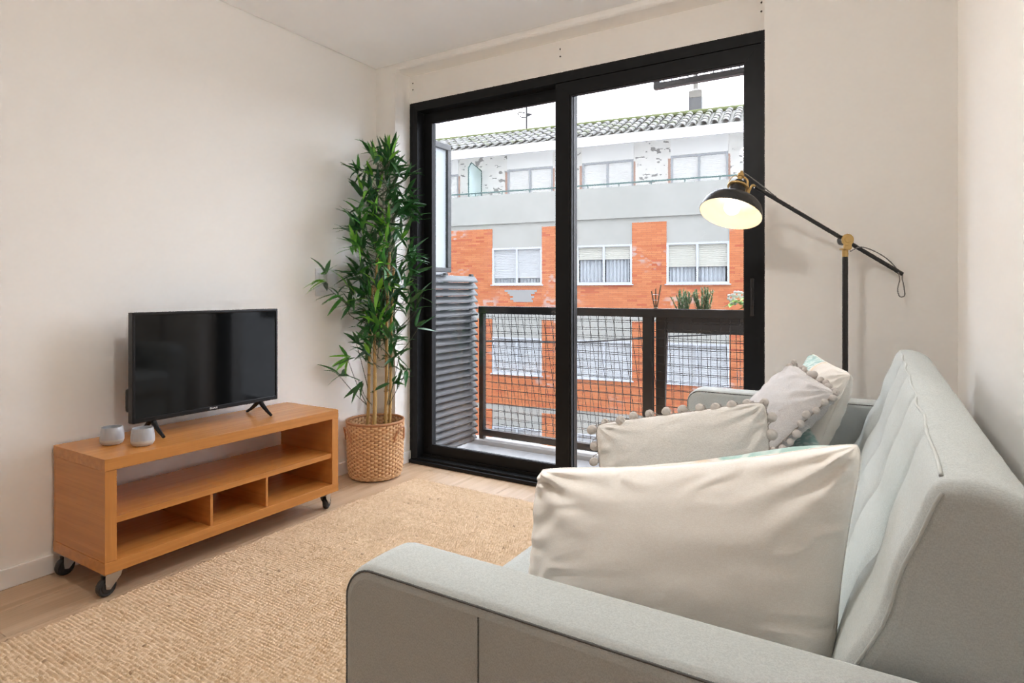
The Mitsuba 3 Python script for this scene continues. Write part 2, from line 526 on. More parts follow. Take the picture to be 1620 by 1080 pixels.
def ring(x0, x1, z0, z1, wl, wr, wt, wb_, y0, y1, r=0.003):
    """The four mitred bars of a frame."""
    out = []
    for p in ([(x0, z0), (x0 + wl, z0 + wb_), (x0 + wl, z1 - wt), (x0, z1)], [(x1, z0), (x1, z1), (x1 - wr, z1 - wt), (x1 - wr, z0 + wb_)],
              [(x0, z1), (x0 + wl, z1 - wt), (x1 - wr, z1 - wt), (x1, z1)], [(x0, z0), (x1, z0), (x1 - wr, z0 + wb_), (x0 + wl, z0 + wb_)]):
        m = prism(Polygon(p).buffer(-0.0004, join_style=2), y1 - y0)
        out.append(moved(m, np.array([[1, 0, 0, 0], [0, 0, 1, y0], [0, 1, 0, 0], [0, 0, 0, 1.0]])))
    return out


for m in ring(RX0 + 0.003, RX1 - 0.001, 0.004, DT, 0.062, 0.036, 0.056, 0.030, D0, D1):
    put('frame_bar', m, 'm_frame', parent=dr_)
put('threshold', rbox(RX0 + 0.003, RX1 - 0.001, YG - 0.022, YG, 0.0005, 0.022, 0.003), 'm_frame', 30, parent=dr_)
put('track', bx(RX0 + 0.06, RX1 - 0.03, D0 + 0.052, D0 + 0.060, 0.034, 0.050), 'm_frame', parent=dr_)
# left sash in the outer track, right sash in the inner track
s1 = put('sash', cat(ring(-2.640, -1.47, 0.036, 2.258, 0.156, 0.10, 0.062, 0.072, D0 + 0.070, D0 + 0.112)), 'm_frame', parent=dr_)
s2 = put('sash', cat(ring(-1.5535, -0.477, 0.036, 2.259, 0.088, 0.075, 0.074, 0.086, D0 + 0.006, D0 + 0.050)), 'm_frame', parent=dr_)


def sheet(x0, x1, y, z0, z1):
    return mk([[x0, y, z0], [x1, y, z0], [x1, y, z1], [x0, y, z1]], [[0, 1, 2], [0, 2, 3]])


put('pane', sheet(-2.49, -1.56, D0 + 0.090, 0.10, 2.20), 'm_glass', parent=s1)
put('pane', sheet(-1.470, -0.545, D0 + 0.030, 0.11, 2.19), 'm_glass', parent=s2)
put('gasket', cat(ring(-1.468, -0.549, 0.120, 2.187, 0.010, 0.008, 0.006, 0.006, D0 + 0.012, D0 + 0.028)), 'm_gasket', parent=s2)
put('gasket', cat(ring(-2.490, -1.555, 0.106, 2.198, 0.006, 0.006, 0.006, 0.006, D0 + 0.076, D0 + 0.088)), 'm_gasket', parent=s1)
lk = put('lock_plate', rbox(-0.5255, -0.5065, D0 - 0.002, D0 + 0.008, 0.985, 1.165, 0.004, 2), 'm_handle', 40, parent=dr_, label='black recessed lock plate on the right stile')
put('latch', rbox(-0.5205, -0.5115, D0 - 0.009, D0 - 0.001, 1.060, 1.118, 0.003, 2), 'm_black_metal', 40, parent=lk)
put('cylinder', moved(trimesh.creation.cylinder(0.0055, 0.006, sections=16), frame_to([0, 1, 0], (-0.516, D0 - 0.003, 1.033))), 'm_black_metal', 40, parent=lk)

# ------------------------------------------------------------------ wall socket on the left wall
so = thing('wall_socket', 'white square socket plate on the left wall behind the bamboo leaves', 'socket')
put('plate', rbox(XL, XL + 0.008, 2.383, 2.545, 1.074, 1.236, 0.004, 2), 'm_plate', 40, parent=so)
put('module', rbox(XL + 0.006, XL + 0.011, 2.405, 2.462, 1.10, 1.21, 0.003, 1), 'm_plate', 40, parent=so)
put('module', rbox(XL + 0.006, XL + 0.011, 2.466, 2.523, 1.10, 1.21, 0.003, 1), 'm_plate', 40, parent=so)

# ------------------------------------------------------------------ TV stand
SX0, SX1, SY0, SY1 = -2.757, -2.360, 1.089, 2.177
st = thing('tv_stand', 'low orange beech television stand on four castors against the left wall', 'tv stand')
put('top_panel', rbox(SX0, SX1, SY0, SY1, 0.4585, 0.502, 0.0015), 'm_beech_y', 30, parent=st)
put('bottom_panel', rbox(SX0, SX1, SY0, SY1, 0.0885, 0.131, 0.0015), 'm_beech_y', 30, parent=st)
put('end_panel', rbox(SX0 + 0.002, SX1 - 0.002, SY0 + 0.0015, SY0 + 0.040, 0.1315, 0.458, 0.001), 'm_beech_x', 30, parent=st)
put('end_panel', rbox(SX0 + 0.002, SX1 - 0.002, SY1 - 0.040, SY1 - 0.0015, 0.1315, 0.458, 0.001), 'm_beech_x', 30, parent=st)
put('edge_strip', rbox(SX1 - 0.0025, SX1 - 0.0005, SY0 + 0.001, SY0 + 0.0405, 0.1315, 0.458, 0.0005), 'm_beech_z', 30, parent=st)
put('edge_strip', rbox(SX1 - 0.0025, SX1 - 0.0005, SY1 - 0.0405, SY1 - 0.001, 0.1315, 0.458, 0.0005), 'm_beech_z', 30, parent=st)
put('shelf', rbox(SX0 + 0.02, SX1 - 0.006, SY0 + 0.040, SY1 - 0.040, 0.263, 0.287, 0.001), 'm_beech_y', 30, parent=st)
for y in (1.499, 1.764):
    put('divider', rbox(SX0 + 0.02, SX1 - 0.010, y - 0.006, y + 0.006, 0.131, 0.263, 0.001), 'm_beech_x', 30, parent=st)
for x in (-2.42, -2.69):
    for z in (0.17, 0.42):
        put('dowel_cap', moved(trimesh.creation.cylinder(0.008, 0.002, sections=16), frame_to([0, 1, 0], (x, SY1 - 0.0405, z))), 'm_beech_z', 40, parent=st)


def caster(x, y, ang):
    c, s = math.cos(ang), math.sin(ang)
    M = np.array([[c, -s, 0, x], [s, c, 0, y], [0, 0, 1, 0], [0, 0, 0, 1.0]])
    r = 0.034
    fork = []
    for yy in (-0.0155, 0.0135):
        p = Polygon([(-0.026, 0.078), (0.030, 0.078), (0.024, 0.062), (0.006 - 0.018, r - 0.008), (-0.024, r - 0.004), (-0.027, 0.05)]).buffer(0.002)
        m = prism(p, 0.002)
        fork.append(moved(m, np.array([[1, 0, 0, 0], [0, 0, 1, yy], [0, 1, 0, 0], [0, 0, 0, 1.0]])))
    fork.append(bx(-0.028, 0.032, -0.0155, 0.0155, 0.0765, 0.0785))
    fork.append(moved(trimesh.creation.cylinder(0.012, 0.010, sections=20), frame_to([0, 0, 1], (0.008, 0, 0.0835))))
    k = put('castor', moved(cat(fork), M), 'm_steel', 30, parent=st)
    wp = [(0.0, -0.012), (0.020, -0.012), (0.022, -0.0095), (0.027, -0.0095), (0.0285, -0.0115), (0.0325, -0.009), (r, -0.005), (r, 0.005), (0.0325, 0.009), (0.0285, 0.0115), (0.027, 0.0095), (0.022, 0.0095), (0.020, 0.012), (0.0, 0.012)]
    W = M @ frame_to([0, 1, 0], (-0.018, 0, r))
    put('wheel', moved(lathe(wp, 36), W), 'm_rubber', 35, parent=k)
    put('axle_bolt', moved(trimesh.creation.cylinder(0.0045, 0.036, sections=12), W), 'm_steel', 30, parent=k)


caster(-2.398, 1.128, math.pi / 2 + 0.12 + math.pi * 0)
caster(-2.715, 1.128, math.pi / 2 + 0.10)
caster(-2.400, 2.128, -math.pi / 2 + 0.5)
caster(-2.712, 2.128, -math.pi / 2 + 0.3)

# ------------------------------------------------------------------ television
TX, TY0, TY1, TZ0, TZ1 = -2.572, 1.289, 1.976, 0.566, 1.016
tv = thing('television', 'black flat screen television on two splayed feet, switched off', 'television')
bz = []
for (a, b, c, d) in ((TY0, TY0 + 0.012, TZ0, TZ1), (TY1 - 0.012, TY1, TZ0, TZ1), (TY0, TY1, TZ1 - 0.012, TZ1), (TY0, TY1, TZ0, TZ0 + 0.020)):
    bz.append(rbox(TX - 0.034, TX, a, b, c, d, 0.003, 2))
put('bezel', cat(bz), 'm_black_plastic', 40, parent=tv)
put('screen', bx(TX - 0.020, TX - 0.004, TY0 + 0.010, TY1 - 0.010, TZ0 + 0.018, TZ1 - 0.010), 'm_screen', parent=tv, label='dark glossy screen')
put('back_cover', cat([rbox(TX - 0.044, TX - 0.018, TY0 + 0.004, TY1 - 0.004, TZ0 + 0.004, TZ1 - 0.004, 0.005, 2), rbox(TX - 0.098, TX - 0.03, TY0 + 0.016, TY1 - 0.10, TZ0 + 0.035, TZ0 + 0.135, 0.014, 2)]), 'm_tv_back', 40, parent=tv)
for y in (TY0 + 0.088, TY1 - 0.088):
    ft = []
    for s, ln in ((1, 0.092), (-1, 0.095)):
        pts = spline([(TX - 0.024, y, TZ0 + 0.012), (TX - 0.024 + s * 0.020, y, TZ0 - 0.012), (TX - 0.024 + s * 0.055, y, TZ0 - 0.038), (TX - 0.024 + s * ln, y, 0.5065)], 12)
        ft.append(tube(pts, np.linspace(0.013, 0.0058, 12), 10))
        ft[-1].vertices[:, 2] = np.maximum(ft[-1].vertices[:, 2], 0.5022)
    put('foot', cat(ft), 'm_black_plastic', 50, parent=tv)
tx = meshkit.text_mesh('Brandt', 0.0085, 0.0008, bold=True)
tx.apply_translation([-tx.bounds[:, 0].mean(), 0, 0])
put('lettering', moved(tx, np.array([[0, 0, 1, TX - 0.0002], [1, 0, 0, 1.637], [0, 1, 0, TZ0 + 0.0065], [0, 0, 0, 1.0]])), 'm_white_print', parent=tv, label='small white maker lettering')

# ------------------------------------------------------------------ cups


def cup(x, y, lab):
    k = thing('cup', lab, 'cup', 'stoneware cups on the television stand')
    M = np.eye(4)
    M[:3, 3] = (x, y, 0.5025)
    lo = spline([(0.0, 0.0), (0.026, 0.0), (0.035, 0.004), (0.0408, 0.014), (0.0415, 0.022)], 20)
    lo = np.vstack([lo, [(0.039, 0.0225)]])
    put('base', moved(lathe(lo), M), 'm_stoneware', 40, parent=k, label='bare sandy stoneware base')
    up = np.vstack([spline([(0.0415, 0.022), (0.0413, 0.034), (0.0392, 0.052), (0.0362, 0.066), (0.0352, 0.068), (0.0338, 0.067)], 24), spline([(0.0338, 0.067), (0.036, 0.052), (0.0375, 0.03), (0.034, 0.012), (0.02, 0.007), (0.0, 0.0065)], 20)])
    put('glaze', moved(lathe(up), M), 'm_glaze', 50, parent=k, label='pale blue grey glazed upper part')


cup(-2.582, 1.218, 'pale grey glazed cup left of its twin, close to the stand end')
cup(-2.462, 1.272, 'pale grey glazed cup right of its twin, in front of the television foot')

# ------------------------------------------------------------------ jute rug
rx0, rx1, ry0, ry1 = -2.34, -0.62, 0.32, 2.745
xs, ys = np.arange(rx0, rx1, 0.0029), np.arange(math.floor(ry0 / 0.0132) * 0.0132, ry1, 0.0033)
gx, gy = np.meshgrid(xs, ys, indexing='ij')
jy = gy + 0.0045 * (meshkit.noise(np.stack([gx * 26, gy * 12, gx * 0], -1), 6) - 0.5)
rowi = np.floor(jy / 0.0132)
ph = gx / 0.0116 + 0.5 * rowi + 0.7 * meshkit.noise(np.stack([gx * 30, rowi * 3.1, gx * 0], -1), 7)
hgt = 0.0074 * np.sqrt(np.abs(np.sin(np.pi * jy / 0.0132)) + 1e-6) * (0.12 + 0.88 * np.abs(np.sin(np.pi * ph)))
hgt *= 0.5 + 1.0 * meshkit.noise(np.stack([gx * 80, gy * 80, gx * 0], -1), 4)
hgt += 0.0035 * meshkit.fbm(np.stack([gx * 5, gy * 5, gx * 0], -1), 3, 2)
wob = 0.016 * (meshkit.fbm(np.stack([gx * 0, gy * 4.5, gx * 0], -1), 3, 9) - 0.5) * 2
wx = gx + wob * np.clip((rx0 + 0.5 - gx) / 0.5, 0, 1)
wy = gy + 0.012 * (meshkit.fbm(np.stack([gx * 4, gy * 0, gx * 0], -1), 3, 5) - 0.5) * 2 * np.clip((gy - ry1 + 0.4) / 0.4, 0, 1)
z = 0.004 + hgt
edge = (np.arange(gx.shape[0])[:, None] == 0) | (np.arange(gx.shape[0])[:, None] == gx.shape[0] - 1) | (np.arange(gx.shape[1])[None] == 0) | (np.arange(gx.shape[1])[None] == gx.shape[1] - 1)
z = np.where(edge, 0.0004, z)
put('rug', grid(np.stack([wx, wy, z], -1)), 'm_rug', True, label='woven natural jute rug on the oak floor', cat='rug')

# ------------------------------------------------------------------ sofa
AX0, AX1 = -0.685, 0.125          # arms, front and back
A_Y = ((0.640, 0.757), (2.503, 2.618))
AZ = 0.700
sf = thing('sofa', 'pale grey green fabric sofa with buttoned back and slim square arms', 'sofa')


def arm(y0, y1):
    """A slab with a rounded front top corner and softly rounded edges."""
    R, r, nseg = 0.055, 0.016, 5
    pts = [(AX0, 0.13)]
    for a in np.linspace(0, math.pi / 2, 12):
        pts.append((AX0 + R - R * math.cos(a), AZ - R + R * math.sin(a)))
    pts += [(x, AZ) for x in np.linspace(AX0 + R + 0.05, AX1 - 0.03, 14)]
    pts += [(AX1, AZ - 0.03), (AX1, 0.13)]
    P = np.array(pts)
    nn = np.zeros_like(P)
    t = np.gradient(P, axis=0)
    nn[:, 0], nn[:, 1] = -t[:, 1], t[:, 0]
    nn /= np.linalg.norm(nn, axis=1, keepdims=True)
    rings = []
    offs = [(y0 + r * (1 - math.cos(a)), r * (1 - math.sin(a))) for a in np.linspace(0, math.pi / 2, nseg)]
    mids = [(y, 0.0) for y in np.linspace(y0 + r, y1 - r, 6)[1:-1]]
    offs2 = [(y1 - r * (1 - math.cos(a)), r * (1 - math.sin(a))) for a in np.linspace(math.pi / 2, 0, nseg)]
    for yy, ins in offs + mids + offs2:
        q = P - nn * ins
        crown = 0.004 * (1 - ((yy - (y0 + y1) / 2) / ((y1 - y0) / 2)) ** 2) * np.clip((q[:, 1] - AZ + 0.08) / 0.08, 0, 1)
        rings.append(np.stack([q[:, 0], np.full(len(q), yy), q[:, 1] + crown], -1))
    G = np.array(rings)
    body = grid(G)
    caps = []
    for gi, fl_ in ((0, False), (-1, True)):
        ringp = G[gi]
        pg = Polygon(ringp[:, [0, 2]])
        v2, f2 = trimesh.creation.triangulate_polygon(pg, engine='earcut')
        c = mk(np.stack([v2[:, 0], np.full(len(v2), ringp[0, 1]), v2[:, 1]], -1), f2)
        n0 = c.face_normals[0][1]
        if (n0 > 0) != fl_:
            c.invert()
        caps.append(c)
    if body.face_normals[np.argmax(body.triangles_center[:, 2])][2] < 0:
        body.invert()
    seam = np.array([(x, (y0 if y0 < 1 else y0) + 0.001, zz) for x, zz in (P - nn * 0.006)[:-2]])
    return cat([body] + caps), seam, P, nn


for y0, y1 in A_Y:
    m, seam, P, nn = arm(y0, y1)
    k = put('arm', m, 'm_sofa', 40, parent=sf)
    for yy in (y0 + 0.0035, y1 - 0.0035):
        s_ = np.array([(x, yy, zz) for x, zz in (P - nn * 0.0052)[1:-2]])
        s_[0, 2] = 0.14
        put('seam', tube(s_, 0.0016, 6), 'm_seam_dark', True, parent=k)
    if y0 < 1:
        put('seam', tube([(-0.44, y0 - 0.0002, 0.14), (-0.44, y0 - 0.0002, 0.4), (-0.44, y0 - 0.0002, AZ - 0.016)], 0.0011, 6), 'm_seam_dark', True, parent=k)
put('seat_base', rbox(-0.665, 0.10, 0.757, 2.503, 0.14, 0.36, 0.012, 2), 'm_sofa', 40, parent=sf)
put('seat_cushion', rbox(-0.712, -0.02, 0.762, 1.628, 0.362, 0.520, 0.045, 5), 'm_sofa', 40, parent=sf)
put('seat_cushion', rbox(-0.712, -0.02, 1.632, 2.498, 0.362, 0.520, 0.045, 5), 'm_sofa', 40, parent=sf)
for x, y in ((-0.60, 0.72), (-0.60, 2.54), (0.04, 0.72), (0.04, 2.54)):
    put('leg', lathe([(0.0, 0.0), (0.014, 0.0), (0.020, 0.14), (0.0, 0.14)], 16), 'm_sofa_leg', 30, parent=sf, to_world=T().translate([x, y, 0.0]))

# the back: a profile swept along the sofa, with channels and buttons pressed into its front
BY0, BY1 = 0.772, 2.470
prof = np.vstack([
    spline([(-0.115, 0.44), (-0.098, 0.52), (-0.066, 0.60), (-0.030, 0.685), (0.001, 0.770), (0.024, 0.835), (0.040, 0.880), (0.054, 0.900), (0.075, 0.9045)], 54),
    spline([(0.080, 0.9045), (0.105, 0.899), (0.132, 0.884), (0.146, 0.862), (0.150, 0.82), (0.135, 0.60), (0.125, 0.44)], 30)])
nprof = np.zeros_like(prof)
tt = np.gradient(prof, axis=0)
nprof[:, 0], nprof[:, 1] = -tt[:, 1], tt[:, 0]
nprof /= np.linalg.norm(nprof, axis=1, keepdims=True)
cen = np.array([0.03, 0.66])
RB = 0.020
yy = np.concatenate([BY0 + RB * (1 - np.cos(np.linspace(0, math.pi / 2, 6))), np.linspace(BY0 + RB, BY1 - RB, 190)[1:-1], BY1 - RB * (1 - np.cos(np.linspace(math.pi / 2, 0, 6)))])
ins = np.concatenate([RB * (1 - np.sin(np.linspace(0, math.pi / 2, 6))), np.zeros(188), RB * (1 - np.sin(np.linspace(math.pi / 2, 0, 6)))])
CH = [0.79, 1.07, 1.41, 1.755, 2.10, 2.44]
PP = np.zeros((len(yy), len(prof), 3))
zz, xx = prof[:, 1], prof[:, 0]
frontness = np.clip((-nprof[:, 0] - 0.25) / 0.5, 0, 1)
topness = np.clip(nprof[:, 1], 0, 1) * np.clip(1 - np.abs(xx - 0.055) / 0.03, 0, 1)
for i, y in enumerate(yy):
    d = np.zeros(len(prof))
    for b in CH[1:-1]:
        d -= frontness * (0.007 * np.exp(-((y - b) / 0.014) ** 2) + 0.010 * np.exp(-((y - b) / 0.075) ** 2)) * np.clip((0.91 - zz) / 0.12, 0, 1) ** 0.5
        for zb in (0.60, 0.745):
            d -= frontness * 0.022 * np.exp(-(((y - b) / 0.030) ** 2 + ((zz - zb) / 0.026) ** 2))
        d -= topness * 0.006 * np.exp(-((y - b) / 0.012) ** 2)
    d += frontness * 0.004 * np.cos((zz - 0.672) / 0.145 * 2 * math.pi) * np.clip((0.86 - zz) / 0.1, 0, 1)
    d += 0.0025 * (meshkit.fbm(np.stack([xx * 14, np.full_like(xx, y * 9), zz * 14], -1), 3, 3) - 0.5)
    wr = np.clip(nprof[:, 1] - 0.4, 0, 1)
    d += wr * 0.0016 * np.sin(y * 150 + 30 * xx + 6 * meshkit.noise(np.stack([xx * 6, np.full_like(xx, y * 8), zz * 0], -1), 1)) * meshkit.noise(np.stack([xx * 3, np.full_like(xx, y * 7), zz * 0], -1), 8)
    q = prof + nprof * d[:, None] - nprof * ins[i]
    PP[i] = np.stack([q[:, 0], np.full(len(q), y), q[:, 1]], -1)
body = grid(PP)
if body.face_normals[np.argmax(body.triangles_center[:, 2])][2] < 0:
    body.invert()
caps = []
for gi, up in ((0, False), (-1, True)):
    r_ = PP[gi]
    v2, f2 = trimesh.creation.triangulate_polygon(Polygon(r_[:, [0, 2]]).buffer(0), engine='earcut')
    c = mk(np.stack([v2[:, 0], np.full(len(v2), r_[0, 1]), v2[:, 1]], -1), f2)
    if (c.face_normals[0][1] > 0) != up:
        c.invert()
    caps.append(c)
bk = put('backrest', cat([body] + caps), 'm_sofa', 50, parent=sf)
it = int(np.argmin(np.abs(prof[:, 0] - 0.056) + (prof[:, 1] < 0.88)))
top = PP[6:-6:2, it] + np.array([0, 0, 0.0012])
top[:, 0] += 0.004 * np.sin(top[:, 1] * 23) * meshkit.noise(np.stack([top[:, 1] * 5, top[:, 1] * 0, top[:, 1] * 0], -1), 2)
put('piping', tube(top, 0.0024, 6), 'm_piping', True, parent=bk)
for gi in (2, -3):
    e = PP[gi, 2:46:2] + np.array([0, -0.001 if gi == 2 else 0.001, 0])
    put('piping', tube(e, 0.0022, 6), 'm_piping', True, parent=bk)
for b in CH[1:-1]:
    for zb in (0.60, 0.745):
        i0 = int(np.argmin(np.abs(yy - b)))
        j0 = int(np.argmin(np.abs(zz[:54] - zb)))
        c = PP[i0, j0]
        nv = np.array([nprof[j0, 0], 0, nprof[j0, 1]])
        m = trimesh.creation.icosphere(2, 0.011)
        m.vertices[:, 2] *= 0.5
        put('button', moved(m, frame_to(nv, c + nv * 0.001)), 'm_sofa', True, parent=bk)


# ------------------------------------------------------------------ cushions
def cushion_mesh(TL, TR, BR, BL, tf, tb, n=56, pinch=0.07, seed=1, wr=0.006, sag=0.0, expo=0.5, ears=0.12, bag=1.3, crown=0.0):
    TL, TR, BR, BL = (np.asarray(a, float) for a in (TL, TR, BR, BL))
    u = np.sin(np.linspace(-1, 1, n) * math.pi / 2)
    U, V = np.meshgrid(u, u, indexing='ij')
    a, b = U * (1 - pinch * (1 - V * V)), V * (1 - pinch * (1 - U * U))
    rc = 1 - 0.055 * np.abs(U) ** 7 * np.abs(V) ** 7
    a, b = a * rc, b * rc
    s, t = (a + 1) / 2, (b + 1) / 2
    base = ((1 - s) * (1 - t))[..., None] * BL + (s * (1 - t))[..., None] * BR + ((1 - s) * t)[..., None] * TL + (s * t)[..., None] * TR
    nrm = np.cross(TR + BR - TL - BL, TL + TR - BL - BR)
    nrm /= np.linalg.norm(nrm)
    base[..., 2] -= sag * (1 - U * U) * t
    ear = ears * np.exp(-(((np.abs(U) - 0.90) / 0.09) ** 2 + ((np.abs(V) - 0.90) / 0.09) ** 2)) * (1 - np.abs(U) ** 12) * (1 - np.abs(V) ** 12)
    pr = ear + ((1 - np.abs(U) ** 2.6) * (1 - np.abs(V) ** 2.6)).clip(0) ** expo
    q = np.stack([U * 2.2, V * 2.2, U * 0], -1)
    w = (meshkit.fbm(q * 1.6, 4, seed) - 0.5) * 1.4
    rad = np.zeros_like(U)
    for cu, cv in ((-1, -1), (-1, 1), (1, -1), (1, 1)):
        du, dv = (U - cu), (V - cv)
        dist = np.hypot(du, dv)
        ang = np.arctan2(dv * cv, du * cu)
        rad += np.exp(-(dist / 0.55) ** 2) * np.sin(ang * 13 + seed + 3 * cu + 5 * dist) * np.clip(dist / 0.25, 0, 1)
    edgef = np.exp(-((1 - np.maximum(np.abs(U), np.abs(V))) / 0.35) ** 2)
    hem = np.sin((np.where(np.abs(U) > np.abs(V), V, U)) * 15 + 9 * meshkit.noise(q * 2.0, seed + 3)) * edgef
    lim = np.clip(pr / 0.35, 0, 1)
    wrk = wr * (w * bag + rad * 0.9 + hem * 0.45) * lim
    F = base + nrm * (tf * pr + wrk)[..., None]
    F[..., 2] += crown * (1.0 - 0.85 * s) * np.exp(-((1 - V) / 0.30) ** 2) * np.clip((1 - V) / 0.03, 0, 1) * np.sin(np.clip((1 - np.abs(U)) / 0.55, 0, 1) * math.pi / 2)
    B = base - nrm * (tb * pr + wrk[::-1] * 0.8)[..., None]
    uv = np.stack([s, t], -1).reshape(-1, 2)
    return grid(F), grid(B[:, ::-1]), uv, np.stack([s, t[:, ::-1]], -1).reshape(-1, 2), base, nrm, F, B


def edge_loop(base):
    return np.vstack([base[0], base[1:, -1], base[-2::-1, -1][0:0], base[-1, ::-1][1:], base[::-1, 0][1:]])


def cushion(lab, group, corners, tf, tb, mf, mb, seam, front_label=None, **k):
    c = thing('cushion', lab, 'cushion', group)
    F, B, uv, uvb, base, nrm, GF, GB = cushion_mesh(*corners, tf, tb, **k)
    put('front_panel', F, mf, True, parent=c, label=front_label, uv=uv)
    put('back_panel', B, mb, True, parent=c, uv=uvb)
    lp = np.vstack([base[0], base[1:, -1], base[-1, ::-1][1:], base[::-1, 0][1:]])
    put('seam', tube(lp, 0.0020, 6), seam, True, parent=c)
    return c, lp, nrm


def pompoms(c, lp, nrm, step, seed, r=0.0125):
    g = np.random.default_rng(seed)
    seg = np.linalg.norm(np.diff(lp, axis=0), axis=1)
    cum = np.concatenate([[0], np.cumsum(seg)])
    ctr = lp.mean(0)
    ball = trimesh.creation.icosphere(3, 1.0)
    ball.vertices *= (1 + 0.10 * (meshkit.noise(ball.vertices * 6 + 9, 2) - 0.5))[:, None]
    shape = mikit.ply(ball, 'm_pompom', True)
    cords = []
    for d in np.arange(step * 0.4, cum[-1], step):
        p = np.array([np.interp(d, cum, lp[:, i]) for i in range(3)])
        out = p - ctr
        out -= nrm * (out @ nrm)
        out /= np.linalg.norm(out)
        q = p + out * (0.006 + 0.009 * g.random()) + nrm * g.uniform(-0.018, 0.018) + np.array([0, 0, -0.004])
        k = numbered(f'{c}__pompom')
        s = r * g.uniform(0.88, 1.12)
        scene[k] = {kk: v for kk, v in shape.items()}
        scene[k]['to_world'] = T().translate(q.tolist()).rotate([0.3, 1, 0.2], float(g.uniform(0, 360))).scale(float(s))
        mid = (p + q) / 2 + out * 0.006 + g.normal(0, 0.003, 3)
        cords.append(tube(spline([p, mid, q], 6), 0.0011, 5))
        p2 = np.array([np.interp(min(d + step * 0.5, cum[-1]), cum, lp[:, i]) for i in range(3)])
        cords.append(tube(spline([q, (q + p2) / 2 + out * 0.009, p2], 6), 0.0010, 5))
    put('cord_fringe', cat(cords), 'm_pom_cord', True, parent=c)


# near cream cushion: corners as seen from the camera side (its back panel faces the camera)
cushion('large cream cushion nearest the camera, leaning over the near sofa arm', 'cream cushions with aqua print',
        ((-0.016, 1.030, 0.886), (-0.522, 0.940, 0.790), (-0.512, 0.862, 0.530), (-0.055, 0.905, 0.530)), 0.085, 0.096, 'm_aqua_print', 'm_cream', 'm_cream',
        'aqua printed front side', n=100, pinch=0.05, seed=3, wr=0.010, sag=0.010, expo=0.42, ears=0.34, bag=0.55, crown=0.022)
c2, lp2, n2 = cushion('beige ribbed cushion with pompom trim standing across the seat middle', 'cushions with pompom trim',
                      ((-0.655, 1.500, 0.748), (-0.245, 1.640, 0.828), (-0.215, 1.600, 0.545), (-0.610, 1.440, 0.528)), 0.065, 0.060, 'm_beige', 'm_beige', 'm_pom_cord', n=64, pinch=0.03, seed=5, wr=0.0065)
pompoms(c2, lp2, n2, 0.039, 4, 0.0118)
c3, lp3, n3 = cushion('grey lilac cushion with pompom trim reclined between beige and far cream cushions', 'cushions with pompom trim',
                      ((-0.262, 2.400, 0.838), (-0.108, 2.000, 0.808), (-0.345, 1.960, 0.545), (-0.520, 2.340, 0.545)), 0.062, 0.062, 'm_grey_cloth', 'm_grey_cloth', 'm_pom_cord', n=64, pinch=0.035, seed=8, wr=0.0065)
pompoms(c3, lp3, n3, 0.029, 6, 0.0108)
cushion('cream cushion with aqua print leaning on the far end of the back', 'cream cushions with aqua print',
        ((-0.215, 2.460, 0.880), (-0.075, 2.130, 0.850), (-0.185, 2.100, 0.560), (-0.320, 2.420, 0.545)), 0.055, 0.065, 'm_aqua_print', 'm_cream', 'm_cream', 'aqua printed front side', n=56, pinch=0.05, seed=12, wr=0.005)

# ------------------------------------------------------------------ floor lamp
lm = thing('floor_lamp', 'black and brass floor lamp with a tilted dome shade, switched on', 'floor lamp')
J = np.array([-0.1216, 2.745, 1.305])
Aend = np.array([-0.404, 2.599, 1.5016])
dirA = Aend - J
tail = J - dirA * 0.685
Aend = J + dirA * 1.10
put('base', lathe([(0, 0), (0.112, 0), (0.115, 0.004), (0.113, 0.014), (0.02, 0.020), (0, 0.021)], 48), 'm_black_metal', 35, parent=lm, to_world=T().translate([J[0], J[1], 0.0005]))
put('pole', tube([(J[0], J[1], 0.015), (J[0], J[1], 0.7), (J[0], J[1], J[2] - 0.062)], 0.0105, 20), 'm_black_metal', 40, parent=lm)
put('pole_collar', lathe([(0, -0.066), (0.0112, -0.066), (0.0112, -0.040), (0.020, -0.038), (0.020, -0.033), (0, -0.033)], 28), 'm_brass', 40, parent=lm, to_world=T().translate(J.tolist()))
ax = np.cross(dirA, [0, 0, 1])
ax /= np.linalg.norm(ax)
if ax @ FWD > 0:
    ax = -ax
hub = put('joint', moved(lathe([(0, -0.028), (0.019, -0.028), (0.020, -0.02), (0.020, 0.016), (0.0, 0.016)], 32), frame_to(ax, J)), 'm_black_metal', 35, parent=lm)
disc = [lathe([(0, 0.016), (0.0225, 0.016), (0.0235, 0.018), (0.0235, 0.022), (0.0225, 0.024), (0.013, 0.024), (0.0115, 0.027), (0.0, 0.028)], 40)]
put('brass_knob', moved(cat([moved(disc[0], frame_to(ax, J))] + [moved(bx(-0.015, 0.015, -0.036, -0.004, 0.017, 0.023), frame_to(ax, J, x=np.cross([0, 0, 1], ax)))]), np.eye(4)), 'm_brass', 35, parent=hub)
da = dirA / np.linalg.norm(dirA)
put('arm', tube([tail, J, Aend], 0.0078, 16), 'm_black_metal', 40, parent=lm)
